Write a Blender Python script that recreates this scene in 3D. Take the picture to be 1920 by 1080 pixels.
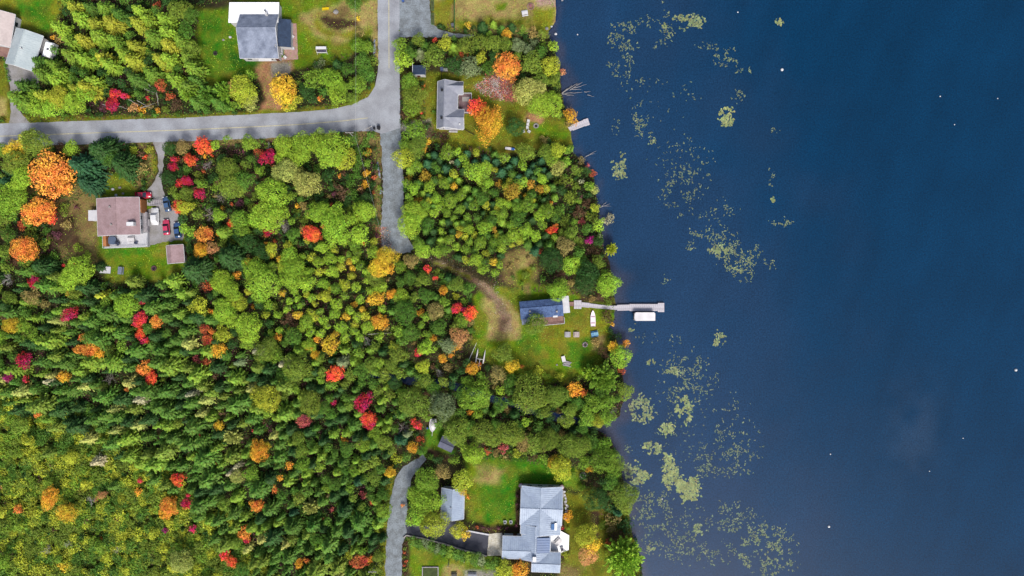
import bpy, bmesh, math, random
import numpy as np
from mathutils import Vector, Matrix
for o in list(bpy.data.objects): bpy.data.objects.remove(o)
scene = bpy.context.scene
COL = scene.collection
R = math.radians
rnd = random.Random(11)
rng = np.random.default_rng(5)

# ---------------------------------------------------------------- camera, sky, sun, exposure
S, H = 0.15, 190.0                       # metres per photo pixel on the ground, flying height
cam = bpy.data.objects.new('camera', bpy.data.cameras.new('camera')); COL.objects.link(cam)
cam.location = (0, 0, H); cam.rotation_euler = (0, 0, 0)
cam.data.sensor_width = 36; cam.data.lens = 36 * H / (1920 * S); cam.data.clip_end = 6000; cam.data.clip_start = 1
scene.camera = cam
SUN_AZ, SUN_EL = R(163), R(52)
world = bpy.data.worlds.new('World'); scene.world = world; world.use_nodes = True
wn = world.node_tree; wn.nodes.clear()
sky = wn.nodes.new('ShaderNodeTexSky'); sky.sky_type = 'NISHITA'; sky.sun_disc = False
sky.sun_elevation = SUN_EL; sky.sun_rotation = SUN_AZ; sky.air_density = 1.0; sky.dust_density = 4.0; sky.ozone_density = 1.0
bg = wn.nodes.new('ShaderNodeBackground'); bg.inputs[1].default_value = 0.125
wo = wn.nodes.new('ShaderNodeOutputWorld')
wn.links.new(sky.outputs[0], bg.inputs[0]); wn.links.new(bg.outputs[0], wo.inputs[0])
sun = bpy.data.objects.new('sun', bpy.data.lights.new('sun', 'SUN')); COL.objects.link(sun)
sun.data.energy = 3.2; sun.data.angle = R(17); sun.data.color = (1.0, 0.97, 0.91)
sd_ = Vector((math.sin(SUN_AZ) * math.cos(SUN_EL), math.cos(SUN_AZ) * math.cos(SUN_EL), math.sin(SUN_EL)))
sun.rotation_euler = sd_.to_track_quat('Z', 'Y').to_euler(); sun.location = sd_ * 300
scene.view_settings.view_transform = 'Standard'; scene.view_settings.look = 'None'
scene.view_settings.exposure = 0.9; scene.view_settings.gamma = 1

# ---------------------------------------------------------------- helpers
def W(px, py, z=0.0):
    k = (H - z) / H
    return ((px - 960) * S * k, (540 - py) * S * k)
def lin(c, k=1.0):
    o = []
    for v in c:
        v = v / 255.0
        o.append((v / 12.92 if v <= 0.04045 else ((v + 0.055) / 1.055) ** 2.4) * k)
    return tuple(o)
ALB = 0.385; FOL = 1.8
MATS = {}
def nd(t, kind, **kw):
    n = t.nodes.new(kind)
    for k, v in kw.items(): setattr(n, k, v)
    return n
def mat(name, rgb, rough=0.7, var=0.18, scale=6.0, fine=40.0, bump=0.0, metal=0.0, spec=0.3, rgb2=None, stretch=(1, 1, 1), k=None, crack=0.0):
    """procedural surface: base colour broken up by two scales of noise"""
    if name in MATS: return MATS[name]
    m = bpy.data.materials.new(name); m.use_nodes = True; t = m.node_tree
    p = t.nodes['Principled BSDF']; MATS[name] = m
    k = ALB if k is None else k
    a = lin(rgb, k); b = lin(rgb2, k) if rgb2 else tuple(v * (1 - 2 * var) for v in a)
    tc = nd(t, 'ShaderNodeTexCoord'); mp = nd(t, 'ShaderNodeMapping'); mp.inputs['Scale'].default_value = stretch
    t.links.new(tc.outputs['Object'], mp.inputs[0])
    n1 = nd(t, 'ShaderNodeTexNoise'); n1.inputs['Scale'].default_value = scale / 10; n1.inputs['Detail'].default_value = 5
    n2 = nd(t, 'ShaderNodeTexNoise'); n2.inputs['Scale'].default_value = fine / 10; n2.inputs['Detail'].default_value = 3
    t.links.new(mp.outputs[0], n1.inputs[0]); t.links.new(mp.outputs[0], n2.inputs[0])
    r1 = nd(t, 'ShaderNodeMapRange'); r1.inputs[1].default_value = 0.35; r1.inputs[2].default_value = 0.68
    t.links.new(n1.outputs[0], r1.inputs[0])
    mx = nd(t, 'ShaderNodeMixRGB'); mx.inputs[1].default_value = (*a, 1); mx.inputs[2].default_value = (*b, 1)
    t.links.new(r1.outputs[0], mx.inputs[0])
    r2 = nd(t, 'ShaderNodeMapRange'); r2.inputs[1].default_value = 0.3; r2.inputs[2].default_value = 0.7
    r2.inputs[3].default_value = 1 - var; r2.inputs[4].default_value = 1 + var
    t.links.new(n2.outputs[0], r2.inputs[0])
    hs = nd(t, 'ShaderNodeHueSaturation'); t.links.new(mx.outputs[0], hs.inputs['Color']); t.links.new(r2.outputs[0], hs.inputs['Value'])
    col_out = hs.outputs[0]
    if crack:
        vo = nd(t, 'ShaderNodeTexVoronoi', feature='DISTANCE_TO_EDGE'); vo.inputs['Scale'].default_value = crack; wv = nd(t, 'ShaderNodeMixRGB', blend_type='ADD'); wv.inputs[0].default_value = 1.6
        t.links.new(mp.outputs[0], wv.inputs[1]); t.links.new(n1.outputs['Color'], wv.inputs[2]); t.links.new(wv.outputs[0], vo.inputs[0])
        cr = nd(t, 'ShaderNodeMapRange'); cr.inputs[1].default_value = 0.0; cr.inputs[2].default_value = 0.02; cr.inputs[3].default_value = 0.90; cr.inputs[4].default_value = 1.0; t.links.new(vo.outputs['Distance'], cr.inputs[0])
        h2 = nd(t, 'ShaderNodeHueSaturation'); t.links.new(col_out, h2.inputs['Color']); t.links.new(cr.outputs[0], h2.inputs['Value']); col_out = h2.outputs[0]
    t.links.new(col_out, p.inputs['Base Color'])
    p.inputs['Roughness'].default_value = rough; p.inputs['Metallic'].default_value = metal; p.inputs['Specular IOR Level'].default_value = spec
    if bump:
        bp = nd(t, 'ShaderNodeBump'); bp.inputs['Strength'].default_value = bump; bp.inputs['Distance'].default_value = 0.05
        t.links.new(n2.outputs[0], bp.inputs['Height']); t.links.new(bp.outputs[0], p.inputs['Normal'])
    return m
def foliage_mat(name, use_attr, hue=0.02, noise_hue=0.0):
    m = bpy.data.materials.new(name); m.use_nodes = True; t = m.node_tree; MATS[name] = m
    p = t.nodes['Principled BSDF']; out = t.nodes['Material Output']
    if use_attr:
        src = nd(t, 'ShaderNodeAttribute', attribute_name='Col').outputs['Color']
    else:
        oi = nd(t, 'ShaderNodeObjectInfo'); src = oi.outputs['Color']
    ge = nd(t, 'ShaderNodeNewGeometry')
    hs = nd(t, 'ShaderNodeHueSaturation')
    h = nd(t, 'ShaderNodeMapRange'); h.inputs[3].default_value = 0.5 - hue; h.inputs[4].default_value = 0.5 + hue
    v = nd(t, 'ShaderNodeMapRange'); v.inputs[3].default_value = 0.62; v.inputs[4].default_value = 1.32
    t.links.new(ge.outputs['Random Per Island'], h.inputs[0])
    wn_ = nd(t, 'ShaderNodeTexWhiteNoise', noise_dimensions='1D'); t.links.new(ge.outputs['Random Per Island'], wn_.inputs['W'])
    t.links.new(wn_.outputs[0], v.inputs[0])
    hv = h.outputs[0]
    if noise_hue:
        tc = nd(t, 'ShaderNodeTexCoord'); n = nd(t, 'ShaderNodeTexNoise'); n.inputs['Scale'].default_value = 0.45
        t.links.new(tc.outputs['Object'], n.inputs[0])
        oi2 = nd(t, 'ShaderNodeObjectInfo')
        r = nd(t, 'ShaderNodeMapRange'); r.inputs[1].default_value = 0.3; r.inputs[2].default_value = 0.7
        r.inputs[3].default_value = -noise_hue; r.inputs[4].default_value = noise_hue
        t.links.new(n.outputs[0], r.inputs[0])
        ad = nd(t, 'ShaderNodeMath', operation='ADD'); t.links.new(hv, ad.inputs[0]); t.links.new(r.outputs[0], ad.inputs[1]); hv = ad.outputs[0]
    tq = nd(t, 'ShaderNodeTexCoord'); nq = nd(t, 'ShaderNodeTexNoise'); nq.inputs['Scale'].default_value = 0.9; nq.inputs['Detail'].default_value = 3; t.links.new(tq.outputs['Object'], nq.inputs[0])
    rq = nd(t, 'ShaderNodeMapRange'); rq.inputs[1].default_value = .3; rq.inputs[2].default_value = .7; rq.inputs[3].default_value = .72; rq.inputs[4].default_value = 1.28; t.links.new(nq.outputs[0], rq.inputs[0])
    mq = nd(t, 'ShaderNodeMath', operation='MULTIPLY'); t.links.new(v.outputs[0], mq.inputs[0]); t.links.new(rq.outputs[0], mq.inputs[1])
    t.links.new(src, hs.inputs['Color']); t.links.new(hv, hs.inputs['Hue']); t.links.new(mq.outputs[0], hs.inputs['Value']); hs.inputs['Saturation'].default_value = .97
    t.links.new(hs.outputs[0], p.inputs['Base Color']); p.inputs['Roughness'].default_value = 0.6; p.inputs['Specular IOR Level'].default_value = 0.15
    tr = nd(t, 'ShaderNodeBsdfTranslucent'); t.links.new(hs.outputs[0], tr.inputs[0])
    mx = nd(t, 'ShaderNodeMixShader'); mx.inputs[0].default_value = 0.22
    t.links.new(p.outputs[0], mx.inputs[1]); t.links.new(tr.outputs[0], mx.inputs[2]); t.links.new(mx.outputs[0], out.inputs[0])
    return m

class MB:
    """collects shapes that become ONE mesh object"""
    def __init__(s): s.v = []; s.f = []
    def add(s, vs, fs):
        n = len(s.v); s.v += [tuple(v) for v in vs]; s.f += [tuple(i + n for i in f) for f in fs]; return s
    def box(s, c, d, rz=0.0, taper=1.0):
        vs = []
        ca, sa = math.cos(rz), math.sin(rz)
        for z, k in ((-1, 1), (1, taper)):
            for x, y in ((-1, -1), (1, -1), (1, 1), (-1, 1)):
                X, Y = x * d[0] / 2 * k, y * d[1] / 2 * k
                vs.append((c[0] + X * ca - Y * sa, c[1] + X * sa + Y * ca, c[2] + z * d[2] / 2))
        return s.add(vs, [(0, 3, 2, 1), (4, 5, 6, 7), (0, 1, 5, 4), (1, 2, 6, 5), (2, 3, 7, 6), (3, 0, 4, 7)])
    def prism(s, poly, z0, z1):
        n = len(poly); a = sum(poly[i][0] * poly[(i + 1) % n][1] - poly[(i + 1) % n][0] * poly[i][1] for i in range(n))
        if a < 0: poly = poly[::-1]
        return s.add([(x, y, z0) for x, y in poly] + [(x, y, z1) for x, y in poly],
                     [tuple(range(n))[::-1], tuple(range(n, 2 * n))] + [(i, (i + 1) % n, n + (i + 1) % n, n + i) for i in range(n)])
    def tube(s, a, b, r0, r1=None, n=8, cap=True):
        r1 = r0 if r1 is None else r1
        a, b = Vector(a), Vector(b); d = (b - a)
        if d.length < 1e-6: return s
        q = d.to_track_quat('Z', 'Y').to_matrix(); vs = []
        for p, r in ((a, r0), (b, r1)):
            for i in range(n):
                t = 2 * math.pi * i / n
                vs.append(p + q @ Vector((math.cos(t) * r, math.sin(t) * r, 0)))
        fs = [(i, (i + 1) % n, n + (i + 1) % n, n + i) for i in range(n)]
        if cap: fs += [tuple(range(n))[::-1], tuple(range(n, 2 * n))]
        return s.add(vs, fs)
    def loft(s, rings, cap=True):
        n = len(rings[0]); vs = [p for r in rings for p in r]; fs = []
        for k in range(len(rings) - 1):
            for i in range(n):
                fs.append((k * n + i, k * n + (i + 1) % n, (k + 1) * n + (i + 1) % n, (k + 1) * n + i))
        if cap: fs += [tuple(range(n))[::-1], tuple(range((len(rings) - 1) * n, len(rings) * n))]
        return s.add(vs, fs)
    def blob(s, c, r, seed=0, rough=0.2, n=8, m=5):
        rr = random.Random(seed); rings = []
        for j in range(m + 1):
            ph = math.pi * (j / m) * 0.96 + 0.06
            rings.append([(c[0] + r[0] * math.sin(ph) * math.cos(2 * math.pi * i / n) * rr.uniform(1 - rough, 1 + rough),
                           c[1] + r[1] * math.sin(ph) * math.sin(2 * math.pi * i / n) * rr.uniform(1 - rough, 1 + rough),
                           c[2] - r[2] * math.cos(ph)) for i in range(n)])
        return s.loft(rings)
    def build(s, name, m, parent=None, smooth=False, label=None):
        me = bpy.data.meshes.new(name); me.from_pydata(s.v, [], s.f); me.update()
        if smooth: me.polygons.foreach_set('use_smooth', [True] * len(me.polygons))
        if m: me.materials.append(m)
        o = bpy.data.objects.new(name, me); COL.objects.link(o)
        if parent: o.parent = parent
        if label: o['label'] = label
        return o
def tag(o, label=None, cat=None, group=None, kind=None):
    for k, v in (('label', label), ('category', cat), ('group', group), ('kind', kind)):
        if v: o[k] = v
    return o
def thing(name, label, cat, loc=(0, 0, 0), rz=0, group=None):
    o = bpy.data.objects.new(name, None); COL.objects.link(o); o.empty_display_size = 0.3
    o.location = loc; o.rotation_euler = (0, 0, rz)
    return tag(o, label, cat, group)
def np_mesh(name, verts, faces4, mats, col=None):
    """fast quad mesh from numpy arrays"""
    me = bpy.data.meshes.new(name)
    nv, nf = len(verts), len(faces4); k = faces4.shape[1]
    me.vertices.add(nv); me.vertices.foreach_set('co', np.ascontiguousarray(verts, dtype=np.float32).ravel())
    me.loops.add(nf * k); me.loops.foreach_set('vertex_index', np.ascontiguousarray(faces4, dtype=np.int32).ravel())
    me.polygons.add(nf); me.polygons.foreach_set('loop_start', np.arange(0, nf * k, k, dtype=np.int32))
    me.update(calc_edges=True); me.validate()
    if col is not None:
        ca = me.color_attributes.new('Col', 'FLOAT_COLOR', 'POINT')
        c4 = np.ones((nv, 4), np.float32); c4[:, :3] = col; ca.data.foreach_set('color', c4.ravel())
    for m in mats: me.materials.append(m)
    return me
def vnoise(x, y, sc, seed):
    g = np.random.default_rng(seed).random((256, 256))
    u, v = x / sc + 1000.0, y / sc + 1000.0
    i, j = np.floor(u).astype(int), np.floor(v).astype(int); fu, fv = u - i, v - j
    fu = fu * fu * (3 - 2 * fu); fv = fv * fv * (3 - 2 * fv)
    a = g[i % 256, j % 256]; b = g[(i + 1) % 256, j % 256]; c = g[i % 256, (j + 1) % 256]; d = g[(i + 1) % 256, (j + 1) % 256]
    return (a * (1 - fu) + b * fu) * (1 - fv) + (c * (1 - fu) + d * fu) * fv - 0.5
def fnoise(x, y, sc, seed):
    return vnoise(x, y, sc, seed) + 0.5 * vnoise(x, y, sc / 2.1, seed + 1) + 0.25 * vnoise(x, y, sc / 4.3, seed + 2)
def sdf(x, y, poly, closed=True):
    """signed distance, positive inside, everything in photo pixels"""
    p = np.asarray(poly, float); n = len(p); d = np.full(x.shape, 1e9); ins = np.zeros(x.shape, bool)
    for i in range(n if closed else n - 1):
        a, b = p[i], p[(i + 1) % n]; e = b - a
        t = np.clip(((x - a[0]) * e[0] + (y - a[1]) * e[1]) / max(e @ e, 1e-9), 0, 1)
        d = np.minimum(d, (x - a[0] - t * e[0]) ** 2 + (y - a[1] - t * e[1]) ** 2)
        if closed and a[1] != b[1]:
            ins ^= ((a[1] > y) != (b[1] > y)) & (x < e[0] * (y - a[1]) / e[1] + a[0])
    d = np.sqrt(d)
    return np.where(ins, d, -d) if closed else d
def sstep(x, a, b):
    t = np.clip((x - a) / (b - a), 0, 1); return t * t * (3 - 2 * t)

# ---------------------------------------------------------------- the place in plan (photo pixels on the ground)
SHORE = [(1040,-400),(1040,0),(1043,20),(1041,40),(1030,58),(1031,70),(1045,100),(1050,140),(1053,175),(1062,200),(1068,222),(1072,260),(1077,285),(1098,310),(1114,330),(1119,360),(1126,400),(1130,440),(1138,480),(1150,520),(1154,560),(1152,600),(1143,617),(1158,635),(1170,665),(1166,700),(1172,735),(1162,780),(1128,803),(1150,832),(1158,860),(1170,900),(1178,950),(1182,985),(1193,1015),(1203,1050),(1209,1090),(1220,1500)]
LAND = SHORE + [(-9000,1500),(-9000,-400)]
CREEK = [(700,700),(760,714),(812,716),(860,727),(925,748),(985,770),(1050,783),(1100,795),(1150,806)]
ROAD = [(-700,262),(-200,242),(0,232),(180,226),(340,221),(480,214),(560,210),(620,205),(660,196),(690,182),(703,162),(709,130),(708,0),(705,-300),(752,-300),(749,0),(749,130),(751,240),(716,251),(700,246),(650,247),(560,256),(480,260),(340,265),(180,270),(0,275),(-200,283),(-700,302)]
GRAVEL_ROAD = [(713,249),(750,238),(755,300),(757,380),(761,440),(776,466),(768,474),(742,476),(716,470),(714,430),(718,360),(716,300)]
GRAVEL_LOT = [(748,-60),(800,-60),(806,10),(808,42),(822,55),(850,62),(896,66),(880,71),(800,70),(748,69)]
DRIVE_BROWN = [(286,264),(314,260),(308,290),(303,340),(311,375),(334,398),(346,440),(342,450),(300,455),(276,462),(276,392),(293,388),(290,374),(272,360),(288,342),(297,320),(295,290)]
DRIVE_LEFT = [(22,60),(42,62),(60,100),(75,135),(72,168),(36,172),(30,200),(62,238),(14,240),(20,214),(20,170),(9,112),(14,88)]
LANE = [(724,1200),(722,1060),(725,1000),(731,940),(740,900),(756,876),(778,862),(794,852),(799,862),(786,878),(772,896),(764,930),(762,1003),(754,1020),(752,1200)]
ASPHALT = [(760,983),(790,986),(826,986),(832,970),(862,970),(862,990),(884,996),(917,1002),(913,1041),(870,1031),(820,1017),(764,1003)]
WHITE_GRAVEL = [(917,1001),(942,999),(942,1042),(913,1042)]
TRACK = [(772,476),(800,491),(848,509),(889,531),(915,562),(922,596),(922,630),(968,632),(968,588),(948,548),(914,520),(870,499),(815,481),(785,470)]
def pathw(poly, amp=1.2, step=4.0, seed=1):
    """outline made slightly irregular, as world coordinates"""
    rr = random.Random(seed); o = []
    for i in range(len(poly)):
        a, b = poly[i], poly[(i + 1) % len(poly)]; L = math.dist(a, b); n = max(1, int(L / step)) if L < 500 else 20
        for k in range(n):
            t = k / n; o.append(W(a[0] + (b[0] - a[0]) * t + rr.uniform(-amp, amp), a[1] + (b[1] - a[1]) * t + rr.uniform(-amp, amp)))
    return o

# ---------------------------------------------------------------- ground sheet
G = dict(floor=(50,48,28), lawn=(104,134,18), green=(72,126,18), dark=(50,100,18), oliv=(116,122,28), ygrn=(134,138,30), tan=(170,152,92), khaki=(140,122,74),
         dirt=(158,132,108), dkdirt=(112,90,72), rust=(178,134,96), leaf=(128,92,84), bog=(70,78,26), stone=(165,160,150), brown=(76,58,42), clay=(180,150,135))
PAINT = [  # polygon, colour, softness px, noise px
 ([(-400,760),(60,770),(170,820),(300,900),(400,990),(480,1200),(-400,1200)], 'bog', 25, 30),
 ([(60,350),(190,350),(192,500),(120,480),(95,420)], 'khaki', 14, 16), ([(95,400),(150,400),(140,480),(100,460)], 'brown', 12, 16),
 ([(-300,-300),(110,-300),(125,0),(105,58),(60,62),(-300,70)], 'ygrn', 10, 14), ([(30,0),(100,0),(90,50),(40,45)], 'green', 14, 20),
 ([(-300,108),(16,112),(20,170),(22,222),(-300,232)], 'oliv', 5, 6), ([(-300,180),(14,185),(16,222),(-300,232)], 'tan', 5, 6),
 ([(366,14),(430,10),(545,-60),(706,-60),(706,72),(668,96),(640,118),(560,132),(480,138),(372,172)], 'lawn', 6, 9),
 ([(376,20),(440,30),(448,112),(520,118),(505,134),(420,136),(376,160)], 'green', 9, 12), ([(432,104),(505,112),(505,128),(440,128)], 'dark', 5, 6),
 ([(566,28),(600,16),(640,6),(690,10),(702,40),(680,66),(640,80),(596,70)], 'tan', 9, 12), ([(582,30),(600,24),(606,50),(640,62),(670,52),(660,66),(620,72),(590,56)], 'ygrn', 6, 8),
 ([(598,34),(614,26),(650,38),(672,36),(672,48),(640,56),(612,52)], 'brown', 4, 5), ([(604,18),(650,14),(660,32),(620,34)], 'khaki', 5, 6),
 ([(690,0),(708,0),(709,120),(698,70)], 'tan', 4, 6),
 ([(503,112),(548,112),(545,132),(524,150),(532,214),(486,216),(500,186),(486,150),(476,128)], 'rust', 6, 8), ([(506,118),(544,116),(542,136),(510,150)], 'stone', 4, 6),
 ([(0,214),(180,218),(400,212),(560,203),(640,194),(690,168),(700,150),(706,170),(660,205),(400,224),(0,236)], 'oliv', 3, 4),
 ([(0,268),(340,258),(560,250),(700,240),(716,256),(716,470),(700,470),(702,270),(560,262),(340,276),(0,282)], 'khaki', 3, 5),
 ([(808,-60),(1046,-60),(1046,62),(980,66),(850,60),(812,46)], 'tan', 5, 8), ([(812,0),(850,0),(848,58),(815,46)], 'ygrn', 5, 8), ([(928,8),(950,6),(948,18),(928,24)], 'lawn', 4, 4),
 ([(850,36),(1000,30),(1000,46),(860,56)], 'oliv', 8, 10), ([(1000,20),(1044,10),(1038,60),(1000,62)], 'ygrn', 5, 8), ([(1010,-60),(1044,-60),(1040,10),(1008,8)], 'clay', 5, 6),
 ([(758,136),(880,140),(960,150),(1010,170),(1040,215),(1074,225),(1074,268),(980,290),(840,282),(800,262),(760,215)], 'oliv', 5, 8),
 ([(1000,226),(1072,230),(1074,262),(1000,262)], 'lawn', 6, 8), ([(840,250),(930,252),(930,272),(850,278)], 'ygrn', 6, 8),
 ([(894,160),(925,138),(958,150),(962,185),(930,180)], 'leaf', 9, 12), ([(990,212),(1020,214),(1020,232),(985,226)], 'rust', 5, 7),
 ([(751,236),(778,226),(806,224),(812,256),(780,262),(752,246)], 'stone', 4, 5), ([(778,228),(812,228),(812,258),(790,256)], 'dkdirt', 4, 5), ([(806,243),(845,243),(842,262),(806,262)], 'brown', 3, 4),
 ([(180,330),(240,322),(262,366),(346,440),(350,470),(330,528),(200,530),(186,480)], 'lawn', 6, 8), ([(190,462),(280,462),(280,478),(195,480)], 'green', 5, 6), ([(185,375),(197,375),(200,465),(188,465)], 'green', 3, 4),
 ([(282,268),(296,290),(296,320),(270,355),(276,355)], 'ygrn', 4, 5), ([(222,268),(288,264),(286,282),(222,282)], 'khaki', 4, 5), ([(250,285),(286,290),(284,345),(250,350)], 'khaki', 6, 8),
 ([(884,560),(910,540),(960,545),(975,520),(1060,545),(1150,560),(1152,610),(1140,640),(1128,700),(1050,720),(960,712),(890,660)], 'lawn', 6, 10),
 ([(980,590),(1060,606),(1130,600),(1140,640),(1060,660),(1000,640)], 'ygrn', 8, 14), ([(972,612),(1012,625),(1012,660),(970,650)], 'green', 8, 10), ([(1062,640),(1105,640),(1105,690),(1065,690)], 'green', 8, 12),
 ([(1110,628),(1135,630),(1135,660),(1108,658)], 'khaki', 5, 7), ([(1090,540),(1150,545),(1150,570),(1085,566)], 'brown', 5, 6), ([(1074,578),(1110,580),(1108,612),(1076,612)], 'oliv', 6, 8),
 ([(950,468),(1010,462),(1012,510),(990,545),(950,535),(940,505)], 'khaki', 8, 12), ([(962,478),(992,472),(996,500),(970,506)], 'tan', 8, 14), ([(968,510),(1000,505),(1000,535),(970,535)], 'lawn', 8, 10),
 ([(905,560),(930,556),(950,560),(972,588),(974,634),(918,636),(914,600)], 'tan', 6, 9), ([(790,481),(850,509),(900,535),(928,570),(938,600),(938,622),(960,624),(956,588),(936,556),(905,530),(860,506),(810,486)], 'dirt', 3, 6),
 ([(775,478),(850,513),(890,534),(918,566),(926,560),(895,526),(850,506),(782,473)], 'dkdirt', 3, 4), ([(935,600),(955,596),(956,616),(938,620)], 'dkdirt', 5, 9), ([(812,494),(850,508),(886,527),(880,516),(840,500),(815,489)], 'oliv', 2, 2),
 ([(800,800),(830,800),(850,850),(820,866),(795,852)], 'green', 6, 8), ([(800,842),(856,852),(850,868),(800,866)], 'brown', 5, 7),
 ([(872,860),(960,862),(1090,880),(1090,915),(972,915),(968,1000),(930,990),(874,975)], 'lawn', 6, 9), ([(905,880),(972,900),(968,985),(910,975)], 'green', 7, 10), ([(895,876),(945,876),(940,910),(900,905)], 'tan', 9, 12),
 ([(900,852),(1070,870),(1090,912),(960,910),(960,880)], 'green', 8, 14),
 ([(968,916),(976,916),(976,1000),(880,1000),(880,986),(966,986)], 'brown', 3, 3), ([(940,1044),(1000,1050),(998,1064),(940,1060)], 'brown', 4, 4),
 ([(1058,930),(1110,920),(1180,960),(1195,1030),(1205,1200),(1052,1200),(1056,1040),(1068,1036)], 'oliv', 6, 9), ([(1068,960),(1110,960),(1120,1010),(1075,1060)], 'ygrn', 10, 14), ([(1108,960),(1124,960),(1122,1010),(1110,1010)], 'brown', 3, 4), ([(1050,1060),(1090,1060),(1090,1200),(1050,1200)], 'khaki', 8, 10),
 ([(768,1012),(940,1050),(945,1200),(768,1200)], 'lawn', 6, 8), ([(830,1060),(870,1058),(872,1200),(830,1200)], 'tan', 5, 7), ([(870,1070),(930,1070),(930,1200),(870,1200)], 'stone', 5, 6), ([(754,1012),(766,1016),(766,1200),(752,1200)], 'brown', 3, 4),
 ([(718,900),(740,880),(738,940),(728,1000),(724,1200),(706,1200),(712,980)], 'ygrn', 4, 6),
]
fx = np.arange(-150, 40.1, 0.55); fy = np.arange(-85, 85.1, 0.55)
gx = np.concatenate([[-2500,-1200,-600,-300,-200,-170,-158], fx, np.arange(41.5, 62, 1.5), [80,120,180,300,600,1200,2500]])
gy = np.concatenate([[-2500,-1200,-600,-300,-180,-120,-95], fy, [95,120,180,300,600,1200,2500]])
GX, GY = np.meshgrid(gx, gy); PX, PY = GX / S + 960, 540 - GY / S
nz = fnoise(PX, PY, 22, 3)
shore_d = sdf(PX, np.clip(PY, -390, 1490), LAND) * S + nz * 0.8
creek_d = sdf(PX, PY, CREEK, closed=False) * S + nz * 0.9
gz = np.where(shore_d > 0, -0.35 + 0.35 * sstep(shore_d, 0, 1.6), np.maximum(-4, -0.35 + shore_d * 0.25))
gz = np.minimum(gz, np.where(creek_d < 3.0, -0.75 + 0.75 * sstep(creek_d, 0.1, 1.9), 9))
open_ = np.ones(PX.shape)
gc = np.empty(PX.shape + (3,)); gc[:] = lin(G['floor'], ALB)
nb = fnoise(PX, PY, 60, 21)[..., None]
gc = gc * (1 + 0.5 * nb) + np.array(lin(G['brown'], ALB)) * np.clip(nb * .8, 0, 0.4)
for i, (poly, cname, soft, amp) in enumerate(PAINT):
    p = np.asarray(poly); bb = (PX > p[:, 0].min() - 40) & (PX < p[:, 0].max() + 40) & (PY > p[:, 1].min() - 40) & (PY < p[:, 1].max() + 40)
    d = sdf(PX[bb], PY[bb], poly) + fnoise(PX[bb], PY[bb], 18, 40 + i) * amp * 1.3
    w = sstep(d, -soft, soft)[:, None]
    cb = np.array(lin(G[cname], ALB))
    if cname in ('lawn', 'green', 'oliv', 'ygrn'):
        mm = np.clip(.42 + fnoise(PX[bb], PY[bb], 17, 301) * 1.7, 0, 1)[:, None] * .62
        cb = cb * (1 - mm) + np.array(lin((140,132,48) if cname != 'green' else (112,132,34), ALB)) * mm
    gc[bb] = gc[bb] * (1 - w) + cb * w
gc *= (1 + .34 * fnoise(PX, PY, 26, 201) + .30 * fnoise(PX, PY, 9, 207))[..., None].clip(.4, 1.7)
wet = sstep(-shore_d, -0.3, 0.6)[..., None]; gc = gc * (1 - wet) + np.array(lin((110,98,96), ALB)) * wet
ny, nx = PX.shape; idx = np.arange(ny * nx).reshape(ny, nx)
gf = np.stack([idx[:-1, :-1], idx[:-1, 1:], idx[1:, 1:], idx[1:, :-1]], -1).reshape(-1, 4)
def ground_mat():
    m = bpy.data.materials.new('ground_cover'); m.use_nodes = True; t = m.node_tree; p = t.nodes['Principled BSDF']
    at = nd(t, 'ShaderNodeAttribute', attribute_name='Col'); tc = nd(t, 'ShaderNodeTexCoord')
    hs = nd(t, 'ShaderNodeHueSaturation'); t.links.new(at.outputs['Color'], hs.inputs['Color'])
    n1 = nd(t, 'ShaderNodeTexNoise'); n1.inputs['Scale'].default_value = 0.5; n1.inputs['Detail'].default_value = 6; n1.inputs['Roughness'].default_value = 0.7
    n2 = nd(t, 'ShaderNodeTexNoise'); n2.inputs['Scale'].default_value = 2.6; n2.inputs['Detail'].default_value = 4; n2.inputs['Roughness'].default_value = 0.75
    for n in (n1, n2): t.links.new(tc.outputs['Object'], n.inputs[0])
    a = nd(t, 'ShaderNodeMapRange'); a.inputs[1].default_value = 0.3; a.inputs[2].default_value = 0.7; a.inputs[3].default_value = 0.455; a.inputs[4].default_value = 0.55
    b = nd(t, 'ShaderNodeMapRange'); b.inputs[1].default_value = 0.28; b.inputs[2].default_value = 0.72; b.inputs[3].default_value = 0.4; b.inputs[4].default_value = 1.6
    t.links.new(n1.outputs[0], a.inputs[0]); t.links.new(n2.outputs[0], b.inputs[0]); t.links.new(a.outputs[0], hs.inputs['Hue']); t.links.new(b.outputs[0], hs.inputs['Value'])
    t.links.new(hs.outputs[0], p.inputs['Base Color']); p.inputs['Roughness'].default_value = 0.95; p.inputs['Specular IOR Level'].default_value = 0.1
    bp = nd(t, 'ShaderNodeBump'); bp.inputs['Strength'].default_value = 0.6; bp.inputs['Distance'].default_value = 0.15
    t.links.new(n2.outputs[0], bp.inputs['Height']); t.links.new(bp.outputs[0], p.inputs['Normal'])
    return m
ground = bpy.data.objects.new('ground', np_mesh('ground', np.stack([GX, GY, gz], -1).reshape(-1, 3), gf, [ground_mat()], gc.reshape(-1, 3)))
COL.objects.link(ground); tag(ground, kind='structure')

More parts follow.
